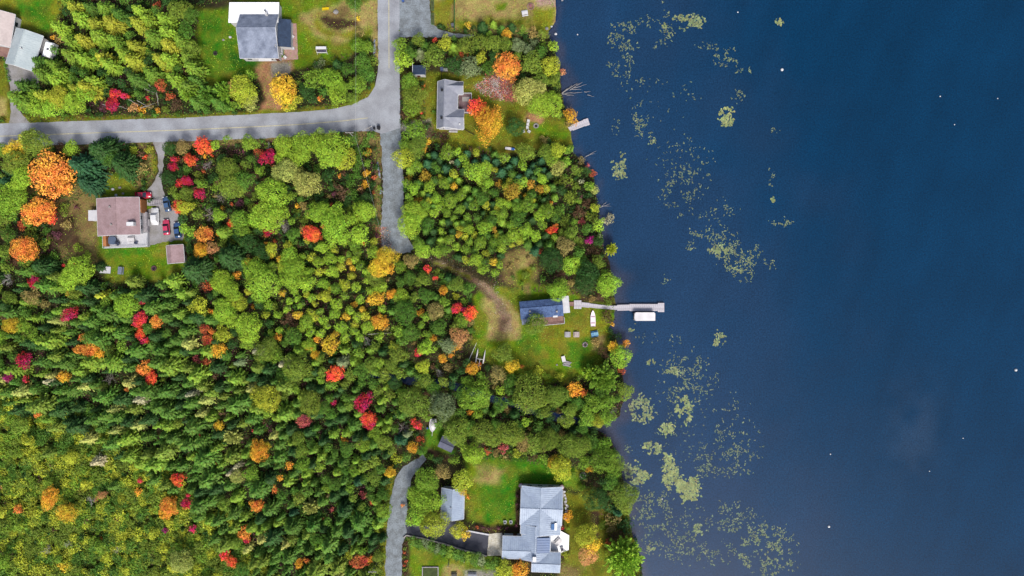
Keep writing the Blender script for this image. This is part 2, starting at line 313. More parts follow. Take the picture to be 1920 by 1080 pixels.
# ---------------------------------------------------------------- lake (also fills the creek bed)
LZ = -0.35
lx = np.concatenate([[-2500,-600,-160,-60,-40], np.arange(-30, 150, 1.2), [170,250,600,2500]]); ly = np.concatenate([[-2500,-600,-200,-110], np.arange(-90, 90.1, 1.2), [110,200,600,2500]])
LX, LY = np.meshgrid(lx, ly); QX, QY = LX / S + 960, 540 - LY / S
dep = np.maximum(0, -sdf(QX, np.clip(QY, -390, 1490), LAND)) * S
ln = fnoise(QX, QY, 90, 71); ls = fnoise(QX, QY, 30, 77)
c_sh, c_md, c_dp = (np.array(lin(c, ALB)) for c in ((66,74,98), (32,66,102), (4,56,92)))
w1 = sstep(dep + ln * 5 + ls * 3, -1.2, 3.6)[..., None]; w2 = sstep(dep + ln * 25, 12, 75)[..., None]
lc = c_sh * (1 - w1) + (c_md * (1 - w2) + c_dp * w2) * w1
lw_ = fnoise(QX + QY * .35, QY * .28, 34, 131)
lc = lc * (1 + 0.14 * ln + 0.05 * ls + 0.13 * lw_)[..., None]
lc = np.where((dep <= 0)[..., None] & (QX < 1120)[..., None], np.array(lin((20,44,84), ALB)), lc)
pale = np.exp(-(((QX - 1715) / 55) ** 2 + ((QY - 810) / 85) ** 2)) * np.clip(0.6 + ls * 1.2, 0, 1); lc += (pale * 0.006)[..., None]
ny, nx = QX.shape; idx = np.arange(ny * nx).reshape(ny, nx)
lf = np.stack([idx[:-1, :-1], idx[:-1, 1:], idx[1:, 1:], idx[1:, :-1]], -1).reshape(-1, 4)
def water_mat():
    m = bpy.data.materials.new('lake_water'); m.use_nodes = True; t = m.node_tree; p = t.nodes['Principled BSDF']
    at = nd(t, 'ShaderNodeAttribute', attribute_name='Col'); tc = nd(t, 'ShaderNodeTexCoord')
    hs = nd(t, 'ShaderNodeHueSaturation'); t.links.new(at.outputs['Color'], hs.inputs['Color'])
    n0 = nd(t, 'ShaderNodeTexNoise'); n0.inputs['Scale'].default_value = 2.6; n0.inputs['Detail'].default_value = 5; n0.inputs['Roughness'].default_value = .7; t.links.new(tc.outputs['Object'], n0.inputs[0])
    b = nd(t, 'ShaderNodeMapRange'); b.inputs[1].default_value = 0.3; b.inputs[2].default_value = 0.7; b.inputs[3].default_value = 0.52; b.inputs[4].default_value = 1.5
    t.links.new(n0.outputs[0], b.inputs[0]); t.links.new(b.outputs[0], hs.inputs['Value']); t.links.new(hs.outputs[0], p.inputs['Base Color'])
    p.inputs['Roughness'].default_value = 0.07; p.inputs['IOR'].default_value = 1.33; p.inputs['Specular IOR Level'].default_value = 0.35
    n = nd(t, 'ShaderNodeTexNoise'); n.inputs['Scale'].default_value = 1.6; n.inputs['Detail'].default_value = 4; t.links.new(tc.outputs['Object'], n.inputs[0])
    bp = nd(t, 'ShaderNodeBump'); bp.inputs['Strength'].default_value = 0.14; bp.inputs['Distance'].default_value = 0.1
    t.links.new(n.outputs[0], bp.inputs['Height']); t.links.new(bp.outputs[0], p.inputs['Normal'])
    return m
lake = bpy.data.objects.new('lake', np_mesh('lake', np.stack([LX, LY, np.full(LX.shape, LZ)], -1).reshape(-1, 3), lf, [water_mat()], lc.reshape(-1, 3)))
COL.objects.link(lake); tag(lake, kind='structure')

# ---------------------------------------------------------------- roads, drives, paved patches
def sheet(name, poly, m, z, amp=1.2, seed=1, step=5.0, thick=0.06):
    o = MB().prism(pathw(poly, amp, step, seed), z - thick, z).build(name, m)
    bm = bmesh.new(); bm.from_mesh(o.data); bmesh.ops.triangulate(bm, faces=[f for f in bm.faces if len(f.verts) > 4]); bm.to_mesh(o.data); bm.free()
    return tag(o, kind='structure')
m_road = mat('road_asphalt', (182,187,196), 0.9, 0.13, 2.6, 34, 0.2, rgb2=(156,158,166), crack=.22)
m_gravel = mat('pale_gravel', (154,164,173), 0.95, 0.26, 5.0, 26, 0.5, rgb2=(122,128,132))
m_grey_gr = mat('drive_gravel', (172,170,174), 0.95, 0.15, 3.0, 30, 0.3, rgb2=(140,136,128))
m_dk_asph = mat('dark_asphalt', (84,86,98), 0.85, 0.15, 4.0, 30, 0.2, rgb2=(64,66,80))
m_white_gr = mat('white_gravel', (232,228,214), 0.9, 0.22, 14.0, 34, 0.4, rgb2=(206,198,176))
sheet('road', ROAD, m_road, 0.020, 0.5, 2, 9)
sheet('gravel_road', GRAVEL_ROAD, m_gravel, 0.012, 1.6, 3)
sheet('gravel_parking', GRAVEL_LOT, m_gravel, 0.012, 1.0, 4)
sheet('driveway', DRIVE_BROWN, m_grey_gr, 0.012, 1.4, 5)
sheet('driveway', DRIVE_LEFT, m_grey_gr, 0.012, 1.4, 6)
sheet('gravel_lane', LANE, m_gravel, 0.012, 1.0, 7)
sheet('driveway', ASPHALT, m_dk_asph, 0.020, 0.5, 8)
sheet('gravel_apron', WHITE_GRAVEL, m_white_gr, 0.026, 0.5, 9)
m_line = mat('road_paint', (222,214,176), 0.8, 0.15, 20, 60)
def strip(name, pts, w, m, z, parent=None):
    b = MB(); P = [Vector(W(*p)) for p in pts]
    L = []; 
    for i, p in enumerate(P):
        d = (P[min(i + 1, len(P) - 1)] - P[max(i - 1, 0)]).normalized(); n = Vector((-d.y, d.x)) * w / 2; L.append((p + n, p - n))
    for i in range(len(P) - 1):
        a, c = L[i], L[i + 1]; b.add([(a[0].x, a[0].y, z), (a[1].x, a[1].y, z), (c[1].x, c[1].y, z), (c[0].x, c[0].y, z)], [(0, 1, 2, 3)])
    return b.build(name, m, parent)
tag(strip('road_marking', [(-200,263),(0,255.5),(180,249),(340,244),(480,237.5),(560,233.5),(640,227),(690,221)], 0.22, m_line, 0.026), kind='structure')
tag(strip('road_marking', [(729,-150),(729,0),(729.5,128)], 0.22, m_line, 0.026), kind='structure')
m_ditch_glint = mat('ditch_water', (170,178,200), 0.15, 0.1, 5, 20, 0.1, spec=0.6)  # ditch water with the sky's pale glint painted into its base colour
sheet('ditch_water', [(701,74),(704,74),(704,96),(703,106),(700,100)], m_ditch_glint, 0.02, 0.5, 12)
sheet('ditch_water', [(706,304),(709,303),(712,318),(714,334),(711,333),(708,318)], m_ditch_glint, 0.02, 0.4, 13)
sheet('ditch_water', [(713,352),(716,352),(715,364),(712,364)], m_ditch_glint, 0.02, 0.3, 14)

# ---------------------------------------------------------------- buildings
m_white = mat('white_siding', (238,238,240), 0.6, 0.05, 3, 20)
m_whitemetal = mat('white_sheet_roof', (250,250,252), 0.45, 0.04, 3, 14, k=0.62)
m_palemetal = mat('pale_sheet_roof', (206,218,222), 0.45, 0.06, 3, 16, rgb2=(190,204,210))
m_pinkroof = mat('faded_pink_roof', (226,210,207), 0.7, 0.08, 4, 20)
m_shingle = mat('grey_shingle', (158,168,190), 0.85, 0.14, 5, 26, 0.3, rgb2=(112,122,144), stretch=(1, 1, 1))
m_shingle2 = mat('light_grey_shingle', (168,172,184), 0.85, 0.12, 6, 24, 0.3, rgb2=(146,150,166))
m_blueshingle = mat('dark_blue_shingle', (58,78,108), 0.85, 0.3, 8, 30, 0.3, rgb2=(40,58,86))
m_cabinroof = mat('mottled_blue_shingle', (92,120,168), 0.85, 0.35, 14, 34, 0.3, rgb2=(66,88,134))
m_brownroof = mat('brown_shingle', (184,156,160), 0.9, 0.14, 5, 32, 0.3, rgb2=(164,136,138))
m_bluemetal = mat('grey_blue_metal_roof', (186,202,224), 0.5, 0.08, 4, 18, rgb2=(164,180,206))
m_sunroof = mat('blue_sunroom_panel', (84,118,170), 0.4, 0.06, 4, 18)
m_slate = mat('slate_grey_roof', (108,112,132), 0.8, 0.12, 6, 26, 0.2, rgb2=(94,98,118))
m_glass = mat('window_glass', (40,52,66), 0.1, 0.05, 3, 9, spec=0.6)
m_skyl = mat('skylight_glass', (70,120,180), 0.15, 0.05, 3, 9, spec=0.6)
m_deckgrey = mat('weathered_boards', (196,190,196), 0.85, 0.14, 8, 40, 0.2, rgb2=(170,164,170))
m_deckred = mat('red_brown_boards', (178,140,128), 0.85, 0.16, 8, 40, 0.2, rgb2=(140,104,100))
m_deckdark = mat('dark_wine_boards', (108,80,88), 0.85, 0.2, 10, 40, 0.2, rgb2=(140,116,118))
m_deckwhite = mat('white_deck_coating', (232,232,236), 0.6, 0.06, 8, 30, rgb2=(214,214,222))
m_orangewood = mat('orange_wood', (196,128,74), 0.8, 0.12, 8, 30)
m_paver = mat('pink_pavers', (196,158,150), 0.9, 0.16, 8, 34, 0.2, rgb2=(178,140,130))
m_trim = mat('white_trim', (245,245,248), 0.5, 0.03, 4, 20)
m_black = mat('black_plastic', (28,28,32), 0.5, 0.1, 6, 20)
m_steel = mat('dull_steel', (150,152,156), 0.4, 0.1, 6, 20, metal=0.6)
m_concrete = mat('concrete', (182,176,172), 0.9, 0.12, 6, 30, 0.2)
m_doorm = mat('door_paint', (120,70,60), 0.6, 0.1, 6, 20)

class Bld:
    def __init__(s, name, label, cat, px, py, rot=0.0, group=None):
        x, y = W(px, py); s.o = (x, y); s.rz = R(rot)
        s.root = thing(name, label, cat, (x, y, 0), s.rz, group)
    def L(s, px, py, z=0.0):
        x, y = W(px, py, z); x -= s.o[0]; y -= s.o[1]; c, n = math.cos(-s.rz), math.sin(-s.rz)
        return (x * c - y * n, x * n + y * c)
    def rect(s, x0, y0, x1, y1, z):
        """photo rectangle seen at height z -> local extents"""
        c = s.L((x0 + x1) / 2, (y0 + y1) / 2, z); k = S * (H - z) / H
        w, d = (x1 - x0) * k / 2, (y1 - y0) * k / 2
        return (c[0] - w, c[0] + w, c[1] - d, c[1] + d)
    def gable(s, ext, zw, rise, axis, mr, mw, ridge=0.5, ov=0.35, t=0.14, ribs=0.0, trim=True, z0=0.0, wall=True):
        a0, a1, b0, b1 = ext if axis == 'y' else (ext[2], ext[3], ext[0], ext[1])   # a across the ridge, b along it
        ar = a0 + (a1 - a0) * ridge
        f = (lambda a, b, z: (a, b, z)) if axis == 'y' else (lambda a, b, z: (b, a, z))
        def extr(sec, p, q, mb):
            n = len(sec); vs = [f(a, p, z) for a, z in sec] + [f(a, q, z) for a, z in sec]
            fs = [tuple(range(n)), tuple(range(n, 2 * n))[::-1]] + [(i, n + i, n + (i + 1) % n, (i + 1) % n) for i in range(n)]
            if axis == 'y': fs = [g[::-1] for g in fs]
            mb.add(vs, [g[::-1] for g in fs] if axis == 'y' else fs)
        hz = lambda a: zw + rise * ((a - a0) / (ar - a0) if a <= ar else (a1 - a) / (a1 - ar))
        if wall:
            w = MB(); p, q = a0 + ov, a1 - ov
            extr([(p, z0), (q, z0), (q, hz(q) - t - .01), (ar, zw + rise - t - .01), (p, hz(p) - t - .01)], b0 + ov, b1 - ov, w); wo_ = w.build('wall', mw, s.root)
        r = MB(); extr([(a0, zw), (ar, zw + rise), (a1, zw), (a1, zw - t), (ar, zw + rise - t), (a0, zw - t)], b0, b1, r); ro = r.build('roof', mr, s.root)
        cap = MB(); cap.tube(f(ar, b0 + .02, zw + rise + .01), f(ar, b1 - .02, zw + rise + .01), 0.11, n=6); cap.build('ridge_cap', mr, ro)
        if ribs:
            rb = MB(); n = int((b1 - b0) / ribs)
            for i in range(1, n):
                b = b0 + (b1 - b0) * i / n
                rb.tube(f(a0 + .02, b, zw + .015), f(ar, b, zw + rise + .015), 0.035, n=4); rb.tube(f(a1 - .02, b, zw + .015), f(ar, b, zw + rise + .015), 0.035, n=4)
            tag(rb.build('roof_ribs', mr, ro), kind='stuff')
        if trim:
            tm = MB()
            for b in (b0 - .03, b1 + .03):
                for a in (a0, a1):
                    tm.tube(f(a, b, zw - .06), f(ar, b, zw + rise - .06), 0.085, n=4)
            for a in (a0 - .06, a1 + .06): tm.tube(f(a, b0, zw - .1), f(a, b1, zw - .1), 0.07, n=6)
            tm.build('roof_trim', m_trim, ro)
        return ro
    def shed_roof(s, ext, z_hi, z_lo, low, mr, mw, ov=0.25, t=0.12, ribs=0.0):
        """single pitch, low side named by low = x- x+ y- y+"""
        x0, x1, y0, y1 = ext
        zc = {(i, j): (z_lo if (low == 'x-' and i == 0) or (low == 'x+' and i == 1) or (low == 'y-' and j == 0) or (low == 'y+' and j == 1) else z_hi) for i in (0, 1) for j in (0, 1)}
        P = [(x0, y0, zc[0, 0]), (x1, y0, zc[1, 0]), (x1, y1, zc[1, 1]), (x0, y1, zc[0, 1])]
        r = MB().add([(x, y, z - t) for x, y, z in P] + P, [(0, 3, 2, 1), (4, 5, 6, 7), (0, 1, 5, 4), (1, 2, 6, 5), (2, 3, 7, 6), (3, 0, 4, 7)]).build('roof', mr, s.root)
        if ribs:
            rb = MB()
            if low[0] == 'y':
                n = int((x1 - x0) / ribs)
                for i in range(n + 1):
                    x = x0 + (x1 - x0) * i / n; rb.tube((x, y0, P[0][2] + .01), (x, y1, P[3][2] + .01), .04, n=4)
            else:
                n = int((y1 - y0) / ribs)
                for i in range(n + 1):
                    y = y0 + (y1 - y0) * i / n; rb.tube((x0, y, P[0][2] + .01), (x1, y, P[1][2] + .01), .04, n=4)
            tag(rb.build('roof_ribs', mr, r), kind='stuff')
        if mw:
            Q = [(x0 + ov, y0 + ov), (x1 - ov, y0 + ov), (x1 - ov, y1 - ov), (x0 + ov, y1 - ov)]
            MB().add([(x, y, 0) for x, y in Q] + [(q[0], q[1], p[2] - t - .06) for q, p in zip(Q, P)], [(0, 3, 2, 1), (4, 5, 6, 7), (0, 1, 5, 4), (1, 2, 6, 5), (2, 3, 7, 6), (3, 0, 4, 7)]).build('wall', mw, s.root)
        return r
    def win(s, x, y, z, w, h, face, m=None, name='window'):
        ax = face[0]; d = (w, .08, h) if ax == 'y' else (.08, w, h)
        fr = MB().box((x, y, z), d).build(name, m or m_trim, s.root)
        d2 = (w - .2, .12, h - .2) if ax == 'y' else (.12, w - .2, h - .2)
        if name == 'window': MB().box((x, y, z), d2).build('pane', m_glass, fr)
        else: MB().box((x, y, z) if ax != 'y' else (x + w * .35, y, z), (.08, .2, .08)).build('handle', m_steel, fr)
        return fr
    def boards(s, ext, z, m, along='x', pitch=0.3, name='deck_boards', posts=True):
        x0, x1, y0, y1 = ext; b = MB(); L = (y1 - y0) if along == 'x' else (x1 - x0); n = max(2, int(L / pitch))
        for i in range(n):
            c = (i + .5) / n * L
            if along == 'x': b.box(((x0 + x1) / 2, y0 + c, z - .03), (x1 - x0, L / n - .025, .06))
            else: b.box((x0 + c, (y0 + y1) / 2, z - .03), (L / n - .025, y1 - y0, .06))
        o = tag(b.build(name, m, s.root), kind='stuff')
        MB().box(((x0 + x1) / 2, (y0 + y1) / 2, z / 2 - .06), (x1 - x0 - .1, y1 - y0 - .1, max(.1, z - .12))).build('deck_base', m, s.root)
        return o
    def rail(s, pts, z, m, h=0.95, name='railing'):
        b = MB()
        for a, c in zip(pts[:-1], pts[1:]):
            b.tube((*a, z + h), (*c, z + h), .06, n=6); b.tube((*a, z + .15), (*c, z + .15), .035, n=4); L = math.dist(a, c); n = max(1, int(L / .35))
            for i in range(n + 1):
                p = (a[0] + (c[0] - a[0]) * i / n, a[1] + (c[1] - a[1]) * i / n); b.tube((*p, z), (*p, z + h), .03, n=4)
        return b.build(name, m, s.root)

# white house at the left edge
b = Bld('house', 'white house with faded pink roof cut by the left edge of the photo', 'house', 2, 58, 0)
b.rz = R(-9); b.root.rotation_euler[2] = b.rz
e = b.rect(-36, 22, 24, 84, 3); b.gable(e, 3.0, 2.0, 'y', m_pinkroof, m_white, 0.62)
for yy in (-2.5, 2.0): b.win(e[1] - .35, yy, 1.6, 1.4, 1.2, 'x+')
b.boards((e[1] - 5.2, e[1] - .4, e[2] - 2.3, e[2] + .3), 0.5, m_deckred, 'y', 0.3)
# garage with pale roof
b = Bld('garage', 'pale metal gable roof garage tilted beside the upper left drive', 'garage', 60, 99, -17)
e = (-4.0, 3.8, -5.2, 5.0); b.gable(e, 2.8, 1.5, 'y', m_palemetal, m_white, 0.45, ribs=0.6)
MB().tube((.2, -.2, 4.0), (.2, -.2, 4.7), .18).build('vent_pipe', m_white, b.root)
b.win(-1.5, e[2] + .35, 1.2, 2.4, 2.2, 'y-', m_white, 'door'); b.win(1.8, e[2] + .35, 1.4, 1.2, 1.0, 'y-'); b.win(e[1] - .35, 0, 1.5, 1.2, 1.0, 'x+')
# house with white and grey roofs
b = Bld('house', 'house with grey shingle gable and white sheet roof wing above the road bend', 'house', 487, 68)
e = b.rect(430, 4, 523, 44, 3.0); b.shed_roof(e, 3.6, 2.9, 'y+', m_whitemetal, m_white, ribs=0.7)
e2 = b.rect(450, 27, 522, 109, 3.6); b.gable(e2, 3.6, 2.6, 'x', m_shingle, m_white, 0.62)
MB().tube((e2[1] - 3.6, e2[3] + .9, 3.2), (e2[1] - 3.6, e2[3] + .9, 4.4), .16).build('stove_pipe', m_steel, b.root)
MB().box((e2[1] - 3.0, e2[3] - .3, 4.2), (.5, .6, 1.4)).build('chimney', m_white, b.root)
for k in range(3): b.win(e2[0] + 2 + k * 3, e2[2] + .35, 1.9, 1.4, 1.2, 'y-')
b.win(e2[0] + 9.6, e2[2] + .35, 1.1, 1.0, 2.1, 'y-', m_doorm, 'door')
MB().box((e2[0] + 6.5, e2[2] + .05, 2.5), (3.6, 1.0, .08)).build('awning', m_trim, b.root)
for k in range(2): b.win(e2[1] - .35, e2[2] + 3 + 3 * k, 4.6, 0.7, 0.9, 'x+')
e3 = b.rect(522, 36, 545, 88, 2.8); b.shed_roof((e2[1] - .34, e3[1], e3[2], e3[3]), 3.4, 2.5, 'x+', m_blueshingle, m_white)
p = b.L(524, 89); q = b.L(532, 104); b.boards((p[0], q[0], q[1], p[1]), .6, m_deckgrey); b.rail([(p[0], p[1]), (q[0], p[1]), (q[0], q[1]), (p[0], q[1])], .6, m_trim)
sheet('patio', [(533,87),(545,87),(545,44),(556,44),(559,111),(512,114),(512,108),(533,108)], m_paver, 0.03, 0.2, 20)
# grey house by the lake road
b = Bld('house', 'light grey shingle house with two cross gables and wine red deck', 'house', 846, 197, -1.0)
e = b.rect(820, 153, 858, 241, 3); b.gable(e, 3.0, 2.0, 'y', m_shingle2, m_white, 0.36)
e1 = b.rect(834, 153, 868.5, 177, 3); b.gable(e1, 3.0, 1.6, 'x', m_shingle2, m_white, 0.55)
e2 = b.rect(834, 205, 870, 241.5, 3); b.gable(e2, 3.0, 1.85, 'x', m_shingle2, m_white, 0.5)
for px, py in ((829, 169), (828, 221)):
    q = b.L(px, py, 4.6); MB().box((q[0], q[1], 4.7), (.55, .55, .7)).build('roof_vent', m_black, b.root)
q = b.L(862, 233, 4); MB().box((q[0], q[1], 4.1), (.4, .4, .5)).build('vent_pipe', m_trim, b.root)
d = b.rect(860, 176, 884, 212, 1.0); b.boards(d, 1.0, m_deckdark, 'x'); b.rail([(d[0], d[3]), (d[1], d[3]), (d[1] + .1, d[2]), (d[0] + 1.5, d[2])], 1.0, m_trim)
MB().box((d[1] - 1.6, d[3] - 1.5, 1.05), (2.0, 1.3, .06)).build('deck_mat', m_concrete, b.root)
d = b.rect(842, 241.5, 858, 248, .5); b.boards(d, .5, m_deckgrey, 'y'); b.rail([(d[0], d[2]), (d[1], d[2])], .5, m_trim, .7)
for k in range(2): b.win(e2[1] - .35, (e2[2] + e2[3]) / 2 + 1.2 - 2.4 * k, 1.6, 1.1, 1.1, 'x+')
b.win(e1[1] - .35, (e1[2] + e1[3]) / 2, 1.6, 1.4, 1.2, 'x+')
for k in range(3): b.win(e[0] + 2 + k * 1.6, e[2] + .35, 1.5, 1.0, 1.0, 'y-')
# brown roof house
b = Bld('house', 'brown shingle roof house with white deck beside five parked cars', 'house', 222, 410, 2.0)
e = b.rect(182, 371, 262, 441, 3.4); ro = b.gable(e, 3.4, 1.3, 'y', m_brownroof, m_white, 0.5)
for px, py in ((206, 388), (209, 421)):
    q = b.L(px, py, 4.4); MB().tube((q[0], q[1], 4.0), (q[0], q[1], 4.75), .26).build('roof_vent', m_concrete, ro)
q = b.L(246, 420, 4.4); MB().box((q[0], q[1], 4.4), (1.9, 1.0, 1.4)).build('chimney', m_trim, ro)
d = b.rect(196, 436, 277, 464, 1.2); b.boards(d, 1.2, m_deckwhite, 'x'); b.rail([(d[0], d[3] - .4), (d[0], d[2]), (d[1], d[2]), (d[1], d[2] + 2.2)], 1.2, m_trim)
d2 = b.rect(262, 398, 277, 436, 1.2); b.boards(d2, 1.2, m_deckgrey, 'y'); b.rail([(d2[1], d2[2]), (d2[1], d2[3])], 1.2, m_deckgrey)
q = b.L(196, 452, 2); MB().box((q[0] + .5, q[1], 2.0), (.9, 3.0, 1.7)).build('privacy_screen', m_orangewood, b.root)
q = b.L(259.5, 386, 3); MB().box((q[0] + .3, q[1], 1.6), (1.0, 3.6, 3.0)).build('entry_porch', m_orangewood, b.root)
st = MB()
for i in range(8): st.box((e[1] + 1.2 + i * .42, b.L(280, 381)[1], 1.15 - i * .14), (.40, 1.5, .10))
st.build('stairs', m_deckgrey, b.root); b.rail([(e[1] + 1, b.L(280, 386)[1]), (e[1] + 4.6, b.L(280, 386)[1])], .1, m_deckgrey, 1.0); b.rail([(e[1] + 1, b.L(280, 376)[1]), (e[1] + 4.6, b.L(280, 376)[1])], .1, m_deckgrey, 1.0)
for k in range(3): b.win(e[0] + 2.2 + 3.2 * k, e[2] + .35, 2.2, 1.5, 1.3, 'y-')
for k in range(2): b.win(e[1] - .35, e[2] + 2.2 + 2.6 * k, 2.2, 1.2, 1.2, 'x+')
b = Bld('lean_to_shed', 'white flat roofed lean-to against the left wall of brown roof house', 'shed', 174, 404)
e = b.rect(165, 394, 183, 414, 2.2); b.shed_roof(e, 2.3, 2.1, 'x-', m_deckwhite, m_white, .1); b.win(0, e[2] + .08, 1.1, .9, 1.8, 'y-', m_doorm, 'door')
b = Bld('shed', 'small brown shingle shed on the lawn below the parked cars', 'shed', 337, 477, 5)
e = (-2.5, 2.2, -2.5, 2.5); b.gable(e, 2.2, .9, 'y', m_brownroof, m_concrete, 0.30, .25); b.win(e[1] - .25, 0, 1.0, .9, 1.9, 'x+', m_doorm, 'door')
# small dark blue shed by the road
b = Bld('shed', 'small dark blue roofed shed beside the road', 'shed', 786, 132, 0)
e = b.rect(774, 122, 798, 141, 2.4); b.shed_roof(e, 2.8, 2.3, 'y+', m_blueshingle, m_white, .2); MB().box((0, e[2] - .05, 2.7), (e[1] - e[0], .12, .2)).build('fascia', m_trim, b.root); MB().box((e[0] - .05, 0, 2.5), (.12, e[3] - e[2], .2)).build('fascia', m_trim, b.root)
b.win(0, e[2] + .2, 1.0, .9, 1.9, 'y-', m_doorm, 'door')
# lakeside cabin
b = Bld('cabin', 'lakeside cabin with mottled blue shingle roof and white porch roof', 'cabin', 1016, 577, 5)
e = (-6.2, 5.7, -2.7, 2.3); b.gable(e, 2.6, 1.0, 'x', m_cabinroof, m_white, 0.62, trim=False)
b.shed_roof((e[1] - .1, e[1] + 1.85, -1.95, 2.75), 2.9, 2.7, 'x+', m_deckwhite, None)
for yy in (-1.7, 2.5): MB().box((e[1] + 1.6, yy, 1.35), (.14, .14, 2.7)).build('post', m_trim, b.root)
b.shed_roof((e[0] + .2, e[0] + 2.4, e[2] - 1.5, e[2] + .3), 2.4, 2.2, 'y-', m_shingle, m_white, .1)
b.boards((e[0] + 3.0, e[1] + .2, e[2] - 2.2, e[2] + .3), .5, m_deckred, 'x'); b.rail([(e[0] + 5.4, e[2] - 2.2), (e[1] + .2, e[2] - 2.2), (e[1] + .2, e[2] - .4)], .5, m_trim, .8)
for x, y in ((-3.5, -.6), (3.9, -1.3)): MB().tube((x, y, 2.9), (x, y, 3.7), .28).build('vent_pipe', m_concrete, b.root)
MB().box((3.4, e[2] + .05, 2.64), (1.3, .5, .1)).build('skylight', m_trim, b.root)
for k in range(3): b.win(-2.5 + 2.6 * k, e[2] + .35, 1.5, 1.1, 1.0, 'y-')
b.win(4.6, e[2] + .35, 1.3, .9, 1.9, 'y-', m_doorm, 'door'); b.win(e[1] - .35, .4, 1.5, 1.6, 1.1, 'x+')
# large grey-blue house
b = Bld('house', 'large grey blue metal roof house with white terrace near the bottom edge', 'house', 1012, 985, -2.0)
def Lr(x0, y0, x1, y1): return b.rect(x0, y0, x1, y1, 3.2)
e = Lr(976, 917, 1054, 985); b.gable(e, 3.2, 1.5, 'x', m_bluemetal, m_white, 0.5, ribs=.55)
eA = Lr(977.5, 912, 1052, 1002); b.gable(eA, 3.2, 1.52, 'y', m_bluemetal, m_white, 0.47, ribs=.55)
eB = Lr(978, 985, 1032, 1050); b.gable(eB, 3.2, 1.42, 'y', m_bluemetal, m_white, 0.46, ribs=.55)
eC = Lr(942, 1006, 1002, 1048); b.gable(eC, 3.2, 1.1, 'x', m_bluemetal, m_white, 0.42, ribs=.55)
eD = Lr(997, 1035, 1050, 1073); b.gable(eD, 3.2, 1.15, 'x', m_bluemetal, m_white, 0.48, ribs=.55)
q = b.L(1002, 1048, 5); MB().box((q[0], q[1], 4.7), (1.0, 1.3, 1.4)).build('chimney', m_trim, b.root)
eS = Lr(1006, 1006, 1030.5, 1034); b.shed_roof(eS, 4.6, 4.1, 'x+', m_sunroof, m_white, .1, ribs=.62)
eK = Lr(1033, 980, 1039, 991); b.shed_roof(eK, 4.45, 4.1, 'x+', m_skyl, m_white, .05); eK = Lr(1039.5, 979, 1044, 992); b.shed_roof(eK, 4.2, 4.1, 'x+', m_whitemetal, m_white, .05)
q = b.L(1014, 918, 3.5); MB().box((q[0], q[1] + .4, 3.2), (2.0, .8, .7)).build('dormer', m_trim, b.root)
tw = MB(); tw.prism([b.L(*p) for p in ((1030,985),(1046,985),(1050,994),(1067,1003),(1066,1030),(1050,1037),(1030,1034))], .02, .42); tw.build('terrace', m_whitemetal, b.root)
for k in range(3): b.win(eA[0] + 2 + 3 * k, eA[3] - .35, 1.6, 1.5, 1.2, 'y+')
for k in range(3): b.win(eA[0] + .35, eA[2] + 3 + 3 * k, 1.6, 1.4, 1.2, 'x-')
b.win((eC[0] + eC[1]) / 2 - 1, eC[3] - .35, 1.1, 1.1, 2.1, 'y+', m_doorm, 'door'); b.win(eC[0] + .35, (eC[2] + eC[3]) / 2, 1.2, 4.0, 2.3, 'x-', m_trim, 'garage_door')
b = Bld('garage', 'grey metal roof garage with central ridge beside the dark asphalt drive', 'garage', 848, 944, -1.5)
e = b.rect(827.5, 915, 870, 973, 2.8); b.gable(e, 2.8, 1.7, 'y', m_bluemetal, m_white, 0.5, ribs=.5); MB().tube((0, .2, 4.3), (0, .2, 4.75), .16).build('vent_pipe', m_steel, b.root)
b.win(0, e[2] + .35, 1.2, 3.2, 2.2, 'y-', m_trim, 'garage_door'); b.win(e[1] - .35, 1, 1.5, 1, .9, 'x+')
b = Bld('shed', 'tilted slate grey shed next to the covered white boat', 'shed', 840, 829, -25)
e = (-2.15, 2.05, -1.75, 1.75); b.gable(e, 2.2, .8, 'x', m_slate, m_concrete, 0.5, .2, trim=False); b.win(0, e[2] + .2, 1.0, .9, 1.8, 'y-', m_doorm, 'door')

